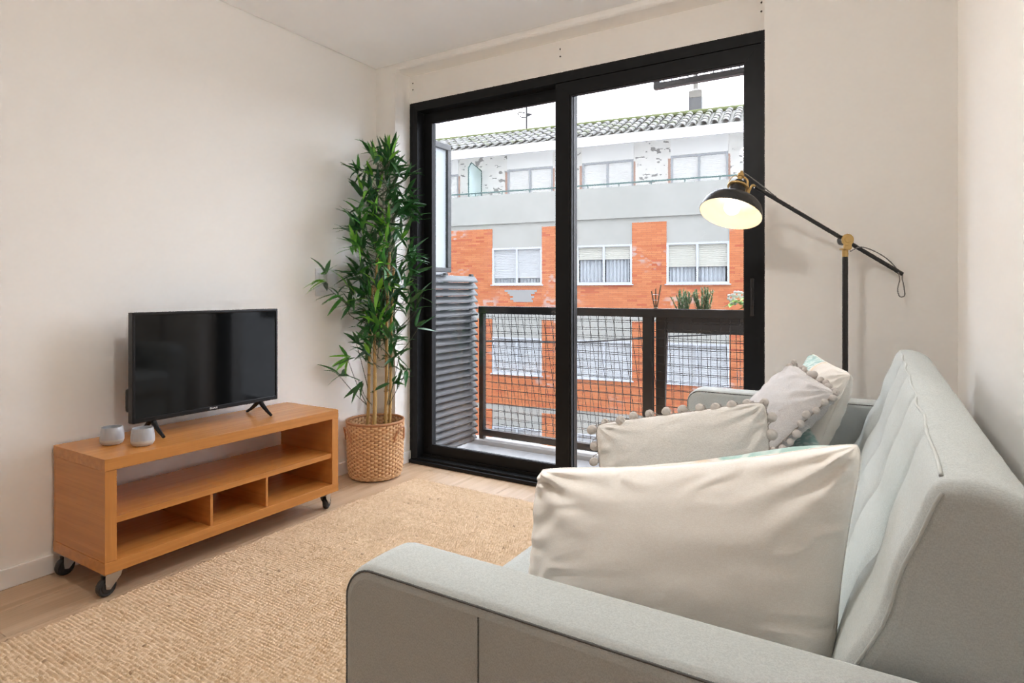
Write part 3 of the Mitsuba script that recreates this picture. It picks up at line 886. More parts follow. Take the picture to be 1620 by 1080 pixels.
# shade
SC = np.array([-0.5085, 2.495, 1.408])     # centre of the rim
rt = np.array([math.cos(YAW), math.sin(YAW), 0.0])
tilt = math.radians(20.5)
axis = math.sin(tilt) * rt * 1.0 + math.cos(tilt) * np.array([0, 0, 1.0]) + FWD * 0.30
axis /= np.linalg.norm(axis)
SM = frame_to(axis, SC)
RS = 0.1205
dome = spline([(RS, 0.0), (RS * 0.985, 0.014), (RS * 0.92, 0.038), (RS * 0.80, 0.056), (RS * 0.58, 0.069), (RS * 0.38, 0.079), (RS * 0.285, 0.094), (RS * 0.262, 0.112), (RS * 0.258, 0.126)], 40)
outer = np.vstack([[(RS - 0.0012, -0.001)], dome, [(0.0, 0.127)]])
sh = put('shade', moved(lathe(outer, 72), SM), 'm_black_metal', 50, parent=lm, label='black dome shade')
inn = dome.copy()
inn[:, 0] -= 0.0022
inn[:, 1] -= 0.0015
inn = np.vstack([[(RS - 0.0012, -0.001)], inn[:32], [(0.0, inn[31, 1])]])
li = lathe(inn, 72)
put('lining', moved(li, SM), 'm_shade_inside', 50, parent=sh, label='cream enamelled inside')
put('cap', moved(lathe([(0, 0.127), (0.026, 0.127), (0.026, 0.138), (0.018, 0.142), (0.018, 0.152), (0, 0.152)], 32), SM), 'm_black_metal', 35, parent=sh)
put('brass_ring', moved(lathe([(0.031, 0.122), (0.040, 0.123), (0.041, 0.127), (0.040, 0.130), (0.030, 0.130), (0.030, 0.123)], 40), SM), 'm_brass', 40, parent=sh)
put('brass_neck', moved(lathe([(0, 0.150), (0.010, 0.150), (0.010, 0.172), (0.013, 0.174), (0.013, 0.186), (0.007, 0.190), (0.006, 0.200), (0, 0.200)], 24), SM), 'm_brass', 40, parent=sh)


def on_shade(x, y, z_):
    return (SM @ np.array([x, y, z_, 1]))[:3]


sx = SM[:3, 0]
to_arm = Aend - on_shade(0, 0, 0.13)
la = SM[:3, :3].T @ to_arm
la = np.array([la[0], la[1]]) / np.hypot(la[0], la[1])
put('yoke', tube(spline([on_shade(*(la * 0.012), 0.178), on_shade(*(la * 0.032), 0.165), on_shade(*(la * 0.040), 0.126), on_shade(*(la * 0.046), 0.108), Aend + da * 0.012, Aend - da * 0.012], 20), 0.0048, 10), 'm_brass', True, parent=lm)
put('wire_bail', tube(spline([on_shade(*(-la * 0.039), 0.128), on_shade(*(-la * 0.034), 0.155), on_shade(*(-la * 0.020), 0.172), on_shade(*(-la * 0.008), 0.168)], 14), 0.0017, 8), 'm_brass', True, parent=lm)
# bulb
bc = on_shade(0, 0, 0.032)
bulb = moved(lathe(spline([(0.0, -0.034), (0.012, -0.031), (0.025, -0.021), (0.031, -0.006), (0.029, 0.010), (0.021, 0.024), (0.014, 0.036), (0.0, 0.040)], 24), 32), frame_to(axis, bc))
LAMP = 10.0
CEIL = 104.0
put('bulb', bulb, 'm_diffuser', True, parent=lm, label='lit warm white bulb', emitter={'type': 'area', 'radiance': rgb(LAMP, LAMP * 0.71, LAMP * 0.47)})
put('socket', moved(lathe([(0, 0.062), (0.0145, 0.062), (0.0145, 0.10), (0, 0.10)], 20), SM), 'm_bulb_cap', 40, parent=lm)
cd = spline([on_shade(0, 0, 0.199), on_shade(*(la * 0.03), 0.190), Aend - da * 0.03 + np.array([0, 0, 0.022]), Aend - da * 0.075 + np.array([0, 0, 0.013]), Aend - da * 0.10 + np.array([0, 0, 0.010])], 20)
put('cord', tube(cd, 0.0024, 8), 'm_cord', True, parent=lm)
back = np.array([0.0, 0.0, 0.0]) - FWD * 0.012
lp = [J + back + np.array([0.012, 0, -0.045]), J + back + 0.06 * rt + np.array([0, 0, -0.028]), J + back + 0.135 * rt + np.array([0, 0, -0.058]), J + back + 0.19 * rt + np.array([0, 0, -0.105]),
      tail + back - 0.018 * rt + np.array([0, 0, -0.015]), tail + back - 0.026 * rt + np.array([0, 0, -0.060]), tail + back - 0.018 * rt + np.array([0, 0, -0.088]), tail + back + 0.000 * rt + np.array([0, 0, -0.086]),
      tail + back * 0.5 + 0.004 * rt + np.array([0, 0, -0.060]), tail + back * 0.3 - 0.002 * rt + np.array([0, 0, -0.02]), tail]
put('cord', tube(spline(lp, 70), 0.0023, 8), 'm_cord', True, parent=lm)

# ------------------------------------------------------------------ woven basket with the bamboo plant
BC = np.array([-2.590, 2.680, 0.0])
BH = 0.338
bs = thing('basket', 'woven rattan basket with leather handles holding the bamboo plant', 'basket')


def brad(z_):
    t = np.clip(z_ / BH, 0, 1)
    return 0.146 + 0.012 * np.clip(t * 4, 0, 1) ** 0.6 + 0.008 * t - 0.020 * np.clip(1 - t / 0.07, 0, 1) ** 2


NS, NR = 46, 27
seg = NS * 4
ang = np.arange(seg + 1) * 2 * np.pi / seg
for r_ in range(NR):
    zc = 0.007 + (r_ + 0.5) * (BH - 0.022) / NR
    hz = (BH - 0.022) / NR * 0.46
    rad_ = brad(zc) + 0.0042 * np.cos(ang * NS / 2 + (r_ % 2) * math.pi)
    sec = []
    for (dr0, dz0) in ((-0.0018, -hz), (0.0012, -hz), (0.0026, -hz * 0.4), (0.0026, hz * 0.4), (0.0012, hz), (-0.0018, hz), (-0.0018, -hz)):
        sec.append(np.stack([BC[0] + (rad_ + dr0) * np.cos(ang), BC[1] + (rad_ + dr0) * np.sin(ang), np.full(len(ang), zc + dz0)], -1))
    put('weaver', grid(np.array(sec).transpose(1, 0, 2)), 'm_rattan', 50, parent=bs)
for k in range(NS):
    a = 2 * np.pi * k / NS
    zs = np.linspace(0.004, BH - 0.012, 10)
    pts = np.stack([BC[0] + brad(zs) * math.cos(a), BC[1] + brad(zs) * math.sin(a), zs], -1)
    put('stake', tube(pts, 0.0036, 5), 'm_rattan_dark', True, parent=bs)
ang2 = np.linspace(0, 2 * np.pi, 241)
for ph_ in (0, 2.1, 4.2):
    rr = brad(BH) + 0.0035 * np.cos(ang2 * 36 + ph_)
    put('rim_strand', tube(np.stack([BC[0] + rr * np.cos(ang2), BC[1] + rr * np.sin(ang2), BH - 0.006 + 0.0045 * np.sin(ang2 * 36 + ph_)], -1), 0.0042, 6, False), 'm_rattan_dark', True, parent=bs)
put('bottom', lathe([(0, 0.004), (0.13, 0.004), (0.13, 0.012), (0, 0.012)], 40), 'm_rattan', 30, parent=bs, to_world=T().translate(BC.tolist()))
put('soil', lathe([(0, 0.20), (0.148, 0.196), (0.146, 0.19), (0, 0.19)], 40), 'm_soil', 30, parent=bs, to_world=T().translate(BC.tolist()))
for a0 in (-2.06, 0.18):
    hp = []
    for t in np.linspace(0, 1, 24):
        a = a0 + (t - 0.5) * 0.62
        zz_ = 0.225 + 0.082 * math.sin(math.pi * t) ** 0.6
        r2 = brad(zz_) + 0.008 + 0.012 * math.sin(math.pi * t)
        hp.append((BC[0] + r2 * math.cos(a), BC[1] + r2 * math.sin(a), zz_))
    put('handle', tube(hp, 0.0052, 8), 'm_leather', True, parent=bs, label='brown leather loop handle')

pl = thing('bamboo_plant', 'tall artificial bamboo with thin yellow canes in a woven basket', 'plant')
up3 = np.array([0, 0, 1.0])
canes = []
for (l0, d0, l1, d1, top_, r0) in ((-0.055, 0.00, -0.018, 0.0, 1.14, 0.0098), (-0.008, -0.03, 0.012, -0.02, 1.30, 0.0095), (0.052, 0.01, 0.080, 0.01, 1.34, 0.0102), (0.072, 0.03, 0.100, 0.05, 1.28, 0.0090), (-0.02, 0.06, -0.01, 0.06, 1.18, 0.0085)):
    p0 = BC + rt * l0 + FWD * d0
    p1 = BC + rt * l1 + FWD * d1 + up3 * top_
    p0 = p0 + up3 * 0.195
    pts = np.linspace(p0, p1, 30)
    pts += 0.004 * np.sin(np.linspace(0, 7, 30))[:, None] * rt
    rr = np.full(30, r0)
    cn = put('cane', tube(pts, rr * np.linspace(1.08, 0.82, 30), 12), 'm_cane', True, parent=pl)
    for tn in np.arange(0.10, 1.0, 0.155):
        c = p0 + (p1 - p0) * (tn + 0.03 * rng.random())
        put('node', tube([c - up3 * 0.004, c, c + up3 * 0.004], [r0 * 1.0, r0 * 1.16, r0 * 1.0], 12), 'm_cane_node', True, parent=cn)
    canes.append((p0, p1))


def leaf_mesh(L, W, droop, curl):
    n = 9
    t = np.linspace(0, 1, n)
    w = W * (np.sin(np.pi * np.clip(t, 0, 1) ** 0.72)) ** 0.9 + 0.0008
    x = L * t
    z_ = -droop * L * t ** 2 + 0.25 * droop * L * t
    rows_ = []
    for k in range(n):
        rows_.append([(x[k], -w[k], z_[k] + curl * w[k]), (x[k], 0, z_[k] - 0.0006), (x[k], w[k], z_[k] + curl * w[k])])
    return grid(np.array(rows_))


LEAF = [leaf_mesh(0.13, 0.0115, d, c) for d, c in ((0.10, 0.35), (0.28, 0.2), (0.45, 0.3), (0.18, -0.1))]
LEAFD = {m: [mikit.ply(l, m, True) for l in LEAF] for m in ('m_leaf', 'm_leaf_mid', 'm_leaf_light', 'm_leaf_deep')}
leaves, twigs = [], []


def cluster(c, outw, n, bright, size=1.0, base=None):
    """Leaves fanning out of the end of a twig at c."""
    outw = np.asarray(outw, float)
    outw = outw / np.linalg.norm(outw)
    if base is not None:
        mid = (np.asarray(base) + c) / 2 + np.array([0, 0, -0.015]) + rng.normal(0, 0.008, 3)
        twigs.append(tube(spline([base, mid, c], 7), np.linspace(0.0024, 0.0014, 7), 5))
    for k in range(n):
        d = outw * rng.uniform(0.2, 1.0) + rng.normal(0, 0.62, 3)
        d[2] += 0.10
        d /= np.linalg.norm(d)
        p = c - outw * rng.uniform(0, 0.045) + rng.normal(0, 0.006, 3)
        L = size * rng.uniform(0.75, 1.15)
        tip = p + d * 0.13 * L
        if tip[0] < XL + 0.02:
            d[0] += (XL + 0.03 - tip[0]) / (0.13 * L) * 1.2
        tip = p + d * 0.13 * L
        if tip[1] > (YW - 0.02 if tip[0] < RX0 + 0.03 else YG - 0.03):
            d[1] -= 1.0
        d /= np.linalg.norm(d)
        r = rng.random()
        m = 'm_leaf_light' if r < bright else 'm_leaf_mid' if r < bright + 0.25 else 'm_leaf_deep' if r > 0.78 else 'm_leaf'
        x = d
        side = np.cross(up3 + rng.normal(0, 0.35, 3), x)
        side /= np.linalg.norm(side)
        M = np.eye(4)
        M[:3, 0], M[:3, 1], M[:3, 2], M[:3, 3] = x * L, side * L, np.cross(x, side) * L, p
        vi = int(rng.integers(4))
        w = LEAF[vi].vertices @ M[:3, :3].T + p
        M[0, 3] += max(0.0, XL + 0.006 - w[:, 0].min())
        ylim = YW - 0.006 if w[:, 0].min() < RX0 + 0.006 else YG - 0.028
        M[1, 3] -= max(0.0, w[:, 1].max() - ylim)
        leaves.append((m, vi, M, M[:3, 3].copy()))


def at_plant(l, z_, d):
    return BC + rt * l + FWD * d + up3 * z_


def safe(c):
    c = np.array(c)
    c[0] = max(c[0], XL + 0.07)
    c[1] = min(c[1], (YW - 0.06) if c[0] < RX0 + 0.05 else (YG - 0.09))
    return c


# crown: stacked tiers around the canes
for z_ in np.arange(0.74, 1.99, 0.050):
    f = max(z_ - 0.86, 0.0) / 1.1
    wid = np.interp(f, [0, 0.25, 0.45, 0.8, 1.0], [0.16, 0.22, 0.215, 0.18, 0.10])
    nn_ = 3 if f < 0.02 else 5 if f < 0.12 else 7 if f < 0.8 else 5
    for k in range(nn_):
        a = rng.uniform(0, 2 * np.pi)
        o = np.array([math.cos(a), math.sin(a)]) * wid * math.sqrt(rng.uniform(0.12, 1.0))
        l = o[0] + 0.035 + 0.015 * f
        c = safe(at_plant(l, z_ + rng.uniform(-0.03, 0.03), o[1] - 0.02))
        cb = at_plant(0.03 + 0.02 * rng.normal(), z_ - 0.09, 0.0)
        ow = rt * (o[0] + 0.01) + FWD * (o[1] - 0.05) + up3 * (0.10 + 0.10 * rng.random())
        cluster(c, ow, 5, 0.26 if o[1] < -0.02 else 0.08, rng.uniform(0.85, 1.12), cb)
# a bright tip, side sprays low down, and the branch that reaches along the left wall
cluster(at_plant(0.055, 1.90, -0.02), up3, 6, 0.8, 1.0, at_plant(0.05, 1.3, 0))
cluster(at_plant(0.12, 1.84, 0.0), up3 + rt, 5, 0.5, 1.0, at_plant(0.08, 1.3, 0))
for (l, z_, d, n, br, bl, bz_) in ((-0.15, 0.72, -0.08, 7, 0.35, -0.05, 0.42), (-0.20, 0.62, -0.10, 6, 0.2, -0.05, 0.42), (-0.10, 0.80, -0.06, 6, 0.4, -0.04, 0.5), (-0.09, 0.58, -0.05, 4, 0.1, -0.02, 0.42),
                                 (0.15, 0.72, -0.04, 7, 0.45, 0.08, 0.42), (0.20, 0.64, -0.04, 6, 0.3, 0.08, 0.42), (0.12, 0.56, -0.03, 5, 0.1, 0.07, 0.42), (0.11, 0.80, -0.06, 6, 0.4, 0.07, 0.5),
                                 (0.25, 0.98, -0.04, 6, 0.45, 0.08, 0.8), (0.28, 1.08, -0.02, 6, 0.4, 0.1, 0.85), (0.24, 1.20, -0.02, 6, 0.4, 0.1, 0.95), (0.27, 0.90, -0.03, 5, 0.2, 0.1, 0.7)):
    cluster(safe(at_plant(l, z_, d)), rt * l * 2 + up3 * 0.12 - FWD * 0.1, n, br, 1.0, at_plant(bl, bz_, 0))
br0 = at_plant(-0.03, 0.90, 0)
brs = [np.array([-2.66, 2.52, 1.02]), np.array([-2.672, 2.42, 1.10]), np.array([-2.68, 2.33, 1.165]), np.array([-2.675, 2.30, 1.20])]
twigs.append(tube(spline([br0, at_plant(-0.14, 0.96, -0.04), brs[0], brs[1], brs[2]], 20), np.linspace(0.003, 0.0016, 20), 6))
lf = np.array([-0.35, -0.8, 0.0])
cluster(brs[0], lf + up3 * 0.1, 6, 0.1)
cluster(brs[1] + np.array([0.03, 0, -0.02]), lf, 7, 0.1)
cluster(brs[2], lf + up3 * 0.2, 6, 0.5)
cluster(brs[3] + np.array([0.02, 0.05, 0.02]), up3 - 0.2 * lf, 4, 0.1)
put('twig', cat(twigs), 'm_twig', True, parent=pl, kind='stuff', label='thin dark twigs')
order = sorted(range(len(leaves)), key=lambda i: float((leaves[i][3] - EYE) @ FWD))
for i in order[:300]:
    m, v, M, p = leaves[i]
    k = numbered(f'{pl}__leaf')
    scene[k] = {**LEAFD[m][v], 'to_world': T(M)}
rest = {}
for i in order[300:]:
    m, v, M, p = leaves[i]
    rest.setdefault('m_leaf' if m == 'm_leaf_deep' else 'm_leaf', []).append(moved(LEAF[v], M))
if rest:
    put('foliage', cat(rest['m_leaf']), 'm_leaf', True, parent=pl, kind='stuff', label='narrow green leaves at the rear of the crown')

# ------------------------------------------------------------------ the balcony
bf = thing('balcony_floor', 'grey tiled balcony floor outside the sliding door', kind='structure')
put('slab', bx(-2.80, 2.2, 3.13, 3.92, -0.30, -0.062), 'm_grout', parent=bf)
xj = [-2.795, -2.75, -2.15, -1.55, -0.95, -0.35, 0.25, 0.85, 1.45, 2.05]
for a, b in zip(xj[:-1], xj[1:]):
    for c, d in ((3.135, 3.22), (3.22, 3.80)):
        put('tile', bx(a + 0.0012, b - 0.0012, c + 0.0012, d - 0.0012, -0.062, -0.052), 'm_balcony_tile', parent=bf)
put('kerb', rbox(-2.80, 2.2, 3.80, 3.92, -0.062, -0.022, 0.004), 'm_kerb', 30, parent=bf)
put('sill', bx(RX0, RX1, 3.12, 3.26, -0.09, -0.004), 'm_kerb', parent=bf)

rl = thing('balcony_railing', 'black metal balcony railing filled with double wire mesh', 'railing')
RY = 3.86
put('top_rail', rbox(-2.635, 1.9, RY - 0.03, RY + 0.03, 0.935, 0.990, 0.003), 'm_rail', 30, parent=rl)
put('bottom_rail', rbox(-2.635, 1.9, RY - 0.02, RY + 0.02, 0.004, 0.052, 0.003), 'm_rail', 30, parent=rl)
for x in (-2.615, 1.85):
    put('post', rbox(x - 0.02, x + 0.02, RY - 0.02, RY + 0.02, -0.022, 0.936, 0.003), 'm_rail', 30, parent=rl)
put('post', rbox(-1.335, -1.270, RY - 0.025, RY + 0.025, -0.022, 0.936, 0.003), 'm_rail', 30, parent=rl)
put('post', cat([prism(Polygon([(-1.262, 0.0), (-1.215, 0.0), (-1.185, 0.935), (-1.262, 0.935)]), 0.03)]).apply_transform(np.array([[1, 0, 0, 0], [0, 0, 1, RY + 0.03], [0, 1, 0, 0], [0, 0, 0, 1.0]])), 'm_rail', parent=rl)
rr0 = 0.0018


def wire(p, q, r=rr0):
    return tube([p, (np.asarray(p) + np.asarray(q)) / 2, q], r, 5, False)


ws = []
for x in np.arange(-2.585, 1.85, 0.058):
    ws.append(wire((x, RY, 0.05), (x, RY, 0.94)))
for z_ in np.arange(0.085, 0.93, 0.055):
    ws.append(wire((-2.63, RY + 0.004, z_), (1.85, RY + 0.004, z_)))
put('wire_mesh', cat(ws), 'm_wire', True, parent=rl, kind='stuff', label='inner flat wire mesh')
ws = []
for x in np.arange(-2.58, -1.30, 0.060):
    ws.append(wire((x, RY + 0.02, 0.94), (x + 0.055, RY + 0.21, 0.03)))
for x in np.arange(-1.19, 1.85, 0.060):
    ws.append(wire((x, RY + 0.07, 0.94), (x, RY + 0.20, 0.03)))
for t in np.arange(0.05, 1.0, 0.062):
    ws.append(wire((-2.63, RY + 0.025 + 0.185 * t, 0.94 - 0.91 * t), (1.85, RY + 0.025 + 0.185 * t, 0.94 - 0.91 * t)))
put('wire_mesh', cat(ws), 'm_wire', True, parent=rl, kind='stuff', label='outer leaning wire mesh')

pb = thing('planter_box', 'long black planter box hung behind the balcony mesh', 'planter')
put('trough', cat([bx(-1.20, 0.2, RY + 0.035, RY + 0.05, 0.835, 0.972), bx(-1.20, 0.2, RY + 0.19, RY + 0.205, 0.835, 0.972), bx(-1.20, 0.2, RY + 0.05, RY + 0.19, 0.835, 0.85), bx(-1.20, -1.185, RY + 0.05, RY + 0.19, 0.85, 0.972), bx(0.185, 0.2, RY + 0.05, RY + 0.19, 0.85, 0.972)]), 'm_planter', parent=pb)
put('soil', bx(-1.184, 0.184, RY + 0.051, RY + 0.189, 0.86, 0.955), 'm_soil', parent=pb)
g = np.random.default_rng(5)


def rosemary(x, y, n, h, lab):
    k = thing('rosemary', lab, 'plant', 'herbs in the balcony planter')
    st_, lv = [], []
    for i in range(n):
        b = np.array([x + g.uniform(-0.03, 0.03), y + g.uniform(-0.03, 0.03), 0.95])
        e = b + np.array([g.uniform(-0.05, 0.05), g.uniform(-0.03, 0.03), h * g.uniform(0.65, 1.0)])
        st_.append(tube(spline([b, (b + e) / 2 + g.normal(0, 0.005, 3), e], 6), 0.0014, 5))
        for t in np.linspace(0.2, 1.0, 44):
            c = b + (e - b) * t
            d = np.array([g.normal(), g.normal(), 0.9])
            d /= np.linalg.norm(d)
            s_ = np.cross(d, [0, 0, 1.0])
            s_ /= np.linalg.norm(s_) + 1e-9
            lv.append(mk([c - s_ * 0.0034, c + s_ * 0.0034, c + d * 0.027], [[0, 1, 2]]))
    put('stem', cat(st_), 'm_rosemary', True, parent=k)
    put('foliage', cat(lv), 'm_rosemary', parent=k, kind='stuff', label='needle leaves')


rosemary(-1.105, RY + 0.12, 16, 0.165, 'green rosemary bush rising above the rail, its left clump')
rosemary(-0.975, RY + 0.12, 20, 0.175, 'green rosemary bush rising above the rail, its right clump')
fp = thing('flowering_plant', 'white flowering plant with yellow green leaves at the right end of the rail', 'plant')
LO = leaf_mesh(0.075, 0.017, 0.3, 0.3)
for i in range(16):
    c = np.array([-0.72 + g.uniform(-0.08, 0.10), RY + 0.08 + g.uniform(-0.04, 0.04), 0.995 + g.uniform(0.0, 0.085)])
    a = g.uniform(0, 2 * np.pi)
    put('leaf', moved(LO, np.array([[math.cos(a), -math.sin(a), 0, c[0]], [math.sin(a), math.cos(a), 0, c[1]], [0, 0, 1, c[2]], [0, 0, 0, 1.0]])), 'm_leaf_out', True, parent=fp)
put('stem', cat([tube([(-0.72 + 0.012 * i, RY + 0.11, 0.95), (-0.735 + 0.03 * i, RY + 0.11, 1.03), (-0.76 + 0.045 * i, RY + 0.105, 1.09)], 0.0022, 6) for i in range(4)]), 'm_rosemary', True, parent=fp)
for c in ((-0.80, 1.065), (-0.765, 1.085), (-0.735, 1.08), (-0.66, 1.085), (-0.64, 1.06), (-0.785, 1.04)):
    pt = []
    for k in range(5):
        a = 2 * np.pi * k / 5 + c[0] * 30
        w = np.array([math.cos(a), 0.35, math.sin(a)]) * 0.016
        m = trimesh.creation.icosphere(1, 1.0)
        m.vertices *= [0.011, 0.005, 0.010]
        m.apply_translation(np.array([c[0], RY + 0.085, c[1]]) + w * np.array([1, -0.6, 1]))
        pt.append(m)
    put('blossom', cat(pt), 'm_petal', True, parent=fp)
bt = thing('bamboo_sticks', 'three brown bamboo sticks tied together above the railing post', 'plant stake')
for a, b in (((-1.262, 0.985), (-1.285, 1.105)), ((-1.256, 0.985), (-1.257, 1.120)), ((-1.250, 0.985), (-1.222, 1.145))):
    put('stick', tube([(a[0], RY + 0.01, a[1]), ((a[0] + b[0]) / 2, RY + 0.01, (a[1] + b[1]) / 2), (b[0], RY + 0.01, b[1])], 0.005, 8), 'm_stick', True, parent=bt)
for z_, w in ((1.045, 0.018), (1.082, 0.026), (0.997, 0.013)):
    put('tie', tube([(-1.256 + w * math.cos(a), RY + 0.01 + 0.008 * math.sin(a), z_ + 0.002 * math.sin(3 * a)) for a in np.linspace(0, 2 * np.pi, 20)], 0.0016, 5, False), 'm_string', True, parent=bt)

ls = thing('louvre_screen', 'grey horizontal slat privacy screen at the left end of the balcony', 'screen')
LX = -2.672
nsl = 25
for k in range(nsl):
    z_ = -0.030 + k * 0.0503
    p = Polygon([(0.020, -0.026), (0.024, -0.024), (0.022, -0.014), (-0.008, 0.0215), (-0.014, 0.0225), (-0.016, 0.018), (0.014, -0.018)])
    m = prism(p, 0.585)
    put('slat', moved(m, np.array([[1, 0, 0, LX], [0, 0, 1, 3.262], [0, 1, 0, z_ + 0.02], [0, 0, 0, 1.0]])), 'm_slat', parent=ls)
put('post', bx(LX - 0.03, LX - 0.006, 3.28, 3.31, -0.05, 1.235), 'm_slat_post', parent=ls)
put('post', bx(LX - 0.03, LX - 0.006, 3.80, 3.83, -0.05, 1.235), 'm_slat_post', parent=ls)
put('post', bx(LX - 0.045, LX - 0.022, 3.50, 3.53, -0.05, 1.235), 'm_slat_post', parent=ls)
fg = thing('frosted_panel', 'frosted glass divider in a dark frame above the slat screen', 'glass panel')
for y0, y1, z0, z1 in ((3.262, 3.515, 2.115, 2.155), (3.262, 3.515, 1.240, 1.272), (3.475, 3.515, 1.272, 2.115), (3.262, 3.29, 1.272, 2.115)):
    put('frame_bar', rbox(LX - 0.02, LX + 0.02, y0, y1, z0, z1, 0.003), 'm_slat_post', 30, parent=fg)
put('pane', mk([[LX, 3.27, 1.265], [LX, 3.485, 1.265], [LX, 3.485, 2.125], [LX, 3.27, 2.125]], [[0, 1, 2], [0, 2, 3]]), 'm_frosted', parent=fg)

ur = thing('upper_railing', 'dark mesh railing bottom of the balcony above', 'railing')
put('bottom_rail', rbox(-1.262, 1.8, RY - 0.02, RY + 0.02, 2.415, 2.452, 0.003), 'm_slat_post', 30, parent=ur)
put('post', rbox(-1.262, -1.222, RY - 0.02, RY + 0.02, 2.452, 3.42, 0.003), 'm_slat_post', 30, parent=ur)
put('top_rail', rbox(-1.262, 1.8, RY - 0.02, RY + 0.02, 3.42, 3.47, 0.003), 'm_slat_post', 30, parent=ur)
ws = [wire((x, RY, 2.445), (x, RY, 3.43), 0.0036) for x in np.arange(-1.20, 1.8, 0.052)] + [wire((-1.23, RY, z_), (1.8, RY, z_), 0.0036) for z_ in np.arange(2.490, 3.4, 0.055)]
put('wire_mesh', cat(ws), 'm_wire', True, parent=ur, kind='stuff', label='wire mesh infill')
put('upper_balcony', bx(-1.24, 2.0, 3.26, 3.83, 2.62, 2.82), 'm_outer_wall', kind='structure', label='balcony slab of the floor above')
ow = thing('outer_wall', 'outside wall of the flat around the balcony', kind='structure')
put('panel', bx(-32, XL - 0.151, 3.12, 3.26, -5.5, 20.0), 'm_outer_wall', parent=ow)
put('panel', bx(XR + 0.151, 24, 3.12, 3.26, -5.5, 20.0), 'm_outer_wall', parent=ow)
put('panel', bx(XL - 0.15, XR + 0.15, 3.12, 3.26, DT, 20.0), 'm_outer_wall', parent=ow)
put('panel', bx(XL - 0.15, RX0 - 0.0, 3.12, 3.26, -0.052, DT - 0.001), 'm_outer_wall', parent=ow)
put('panel', bx(RX1, XR + 0.15, 3.12, 3.26, -0.052, DT - 0.001), 'm_outer_wall', parent=ow)
put('panel', bx(XL - 0.15, XR + 0.15, 3.12, 3.26, -5.5, -0.301), 'm_outer_wall', parent=ow)

# ------------------------------------------------------------------ the street and the block of flats opposite
put('street', bx(-40, 30, 3.5, 14.0, -5.62, -5.5), 'm_asphalt', kind='structure', label='street between the two buildings')
cb = thing('overhead_cable', 'black cable sagging across the street below rail height', 'cable')
pts = []
for (s, z_) in ((-16.0, -0.55), (-9.0, -0.40), (-8.0, -0.37), (-5.0, -0.30), (-3.2, -0.14), (-2.0, -0.04), (0.2, 0.12), (4, 0.4)):
    q = FM @ np.array([s * 0.93, -0.9, 1.1 + (z_ - 1.1) * 0.945, 1])
    pts.append(q[:3])
put('line', tube(spline(pts, 60), 0.022, 6), 'm_cable', True, parent=cb)


def fb(s0, s1, o0, o1, z0, z1):
    """A box in the facade's own axes: along, into the building, up."""
    return moved(bx(s0, s1, o0, o1, z0, z1), FM)


ap = thing('apartment_building', 'orange brick and white block of flats across the street', 'building')
S0, S1 = -17.0, 6.5
mid = [(-15.75, -14.2), (-13.2, -11.65), (-10.6, -9.05), (-7.53, -5.965), (-4.945, -3.38), (-2.475, -0.910), (0.08, 1.64), (2.65, 4.2)]
upw = [(-15.2, -13.7), (-12.7, -11.2), (-10.65, -9.15), (-7.44, -5.95), (-5.05, -3.53), (-2.50, -0.99), (0.05, 1.55), (2.6, 4.1)]


def pierced(s0, s1, z0, z1, holes, o0, o1):
    pg = sbox(s0, z0, s1, z1).difference(unary_union([sbox(*h) for h in holes]))
    return moved(prism(pg, o1 - o0), FM @ np.array([[1, 0, 0, 0], [0, 0, 1, o0], [0, 1, 0, 0], [0, 0, 0, 1.0]]))


put('wall', pierced(S0, S1, -5.5, 3.09, [(a, z0, b, z1) for a, b in mid for z0, z1 in ((1.31, 2.388), (-1.30, -0.235), (-3.95, -2.85))], 0.02, 0.25), 'm_plaster', parent=ap, label='white plaster spandrels')
gaps = [(S0, mid[0][0])] + [(a[1], b[0]) for a, b in zip(mid[:-1], mid[1:])] + [(mid[-1][1], S1)]
for z0, z1 in ((1.305, 2.958), (-1.30, 0.30), (-3.95, -2.37)):
    for a, b in gaps:
        put('brick_panel', fb(a, b, 0.0, 0.03, z0, z1), 'm_brick', parent=ap)
for z0, z1 in ((0.49, 1.305), (-2.21, -1.30), (-5.0, -3.95)):
    put('brick_band', fb(S0, S1, 0.0, 0.03, z0, z1), 'm_brick', parent=ap)
outl = unary_union([sbox(-7.125 + dx0, 0.807 + k * 0.058, -6.14 + dx1, 0.807 + (k + 1) * 0.058) for k, (dx0, dx1) in enumerate(((0.28, -0.10), (0.18, -0.14), (0.26, -0.06), (0.16, -0.16), (0.10, -0.05), (0.0, 0.02)))])
pm = prism(outl, 0.012)
put('mortar_patch', moved(pm, FM @ np.array([[1, 0, 0, 0], [0, 0, 1, -0.006], [0, 1, 0, 0], [0, 0, 0, 1.0]])), 'm_mortar_patch', parent=ap, label='bare grey patch where bricks fell off')
put('parapet', fb(S0, S1, -0.02, 0.12, 3.098, 3.958), 'm_plaster', parent=ap, label='white balcony parapet')
put('balcony_slab', fb(S0, S1, 0.0, 1.0, 3.09, 3.16), 'm_plaster', parent=ap)
put('upper_wall', pierced(S0, S1, 3.16, 5.40, [(a, 3.60, b, 4.868) for a, b in upw], 0.93, 1.15), 'm_peeled', parent=ap, label='peeling white wall behind the upper balcony')
for a, b in upw:
    put('box_panel', fb(a, b, 0.90, 0.935, 4.872, 5.345), 'm_white_paint', parent=ap)
    put('jamb', fb(a - 0.07, a - 0.005, 0.915, 0.94, 3.2, 4.80), 'm_terracotta', parent=ap)
    put('jamb', fb(b + 0.005, b + 0.05, 0.915, 0.94, 3.2, 4.80), 'm_terracotta', parent=ap)


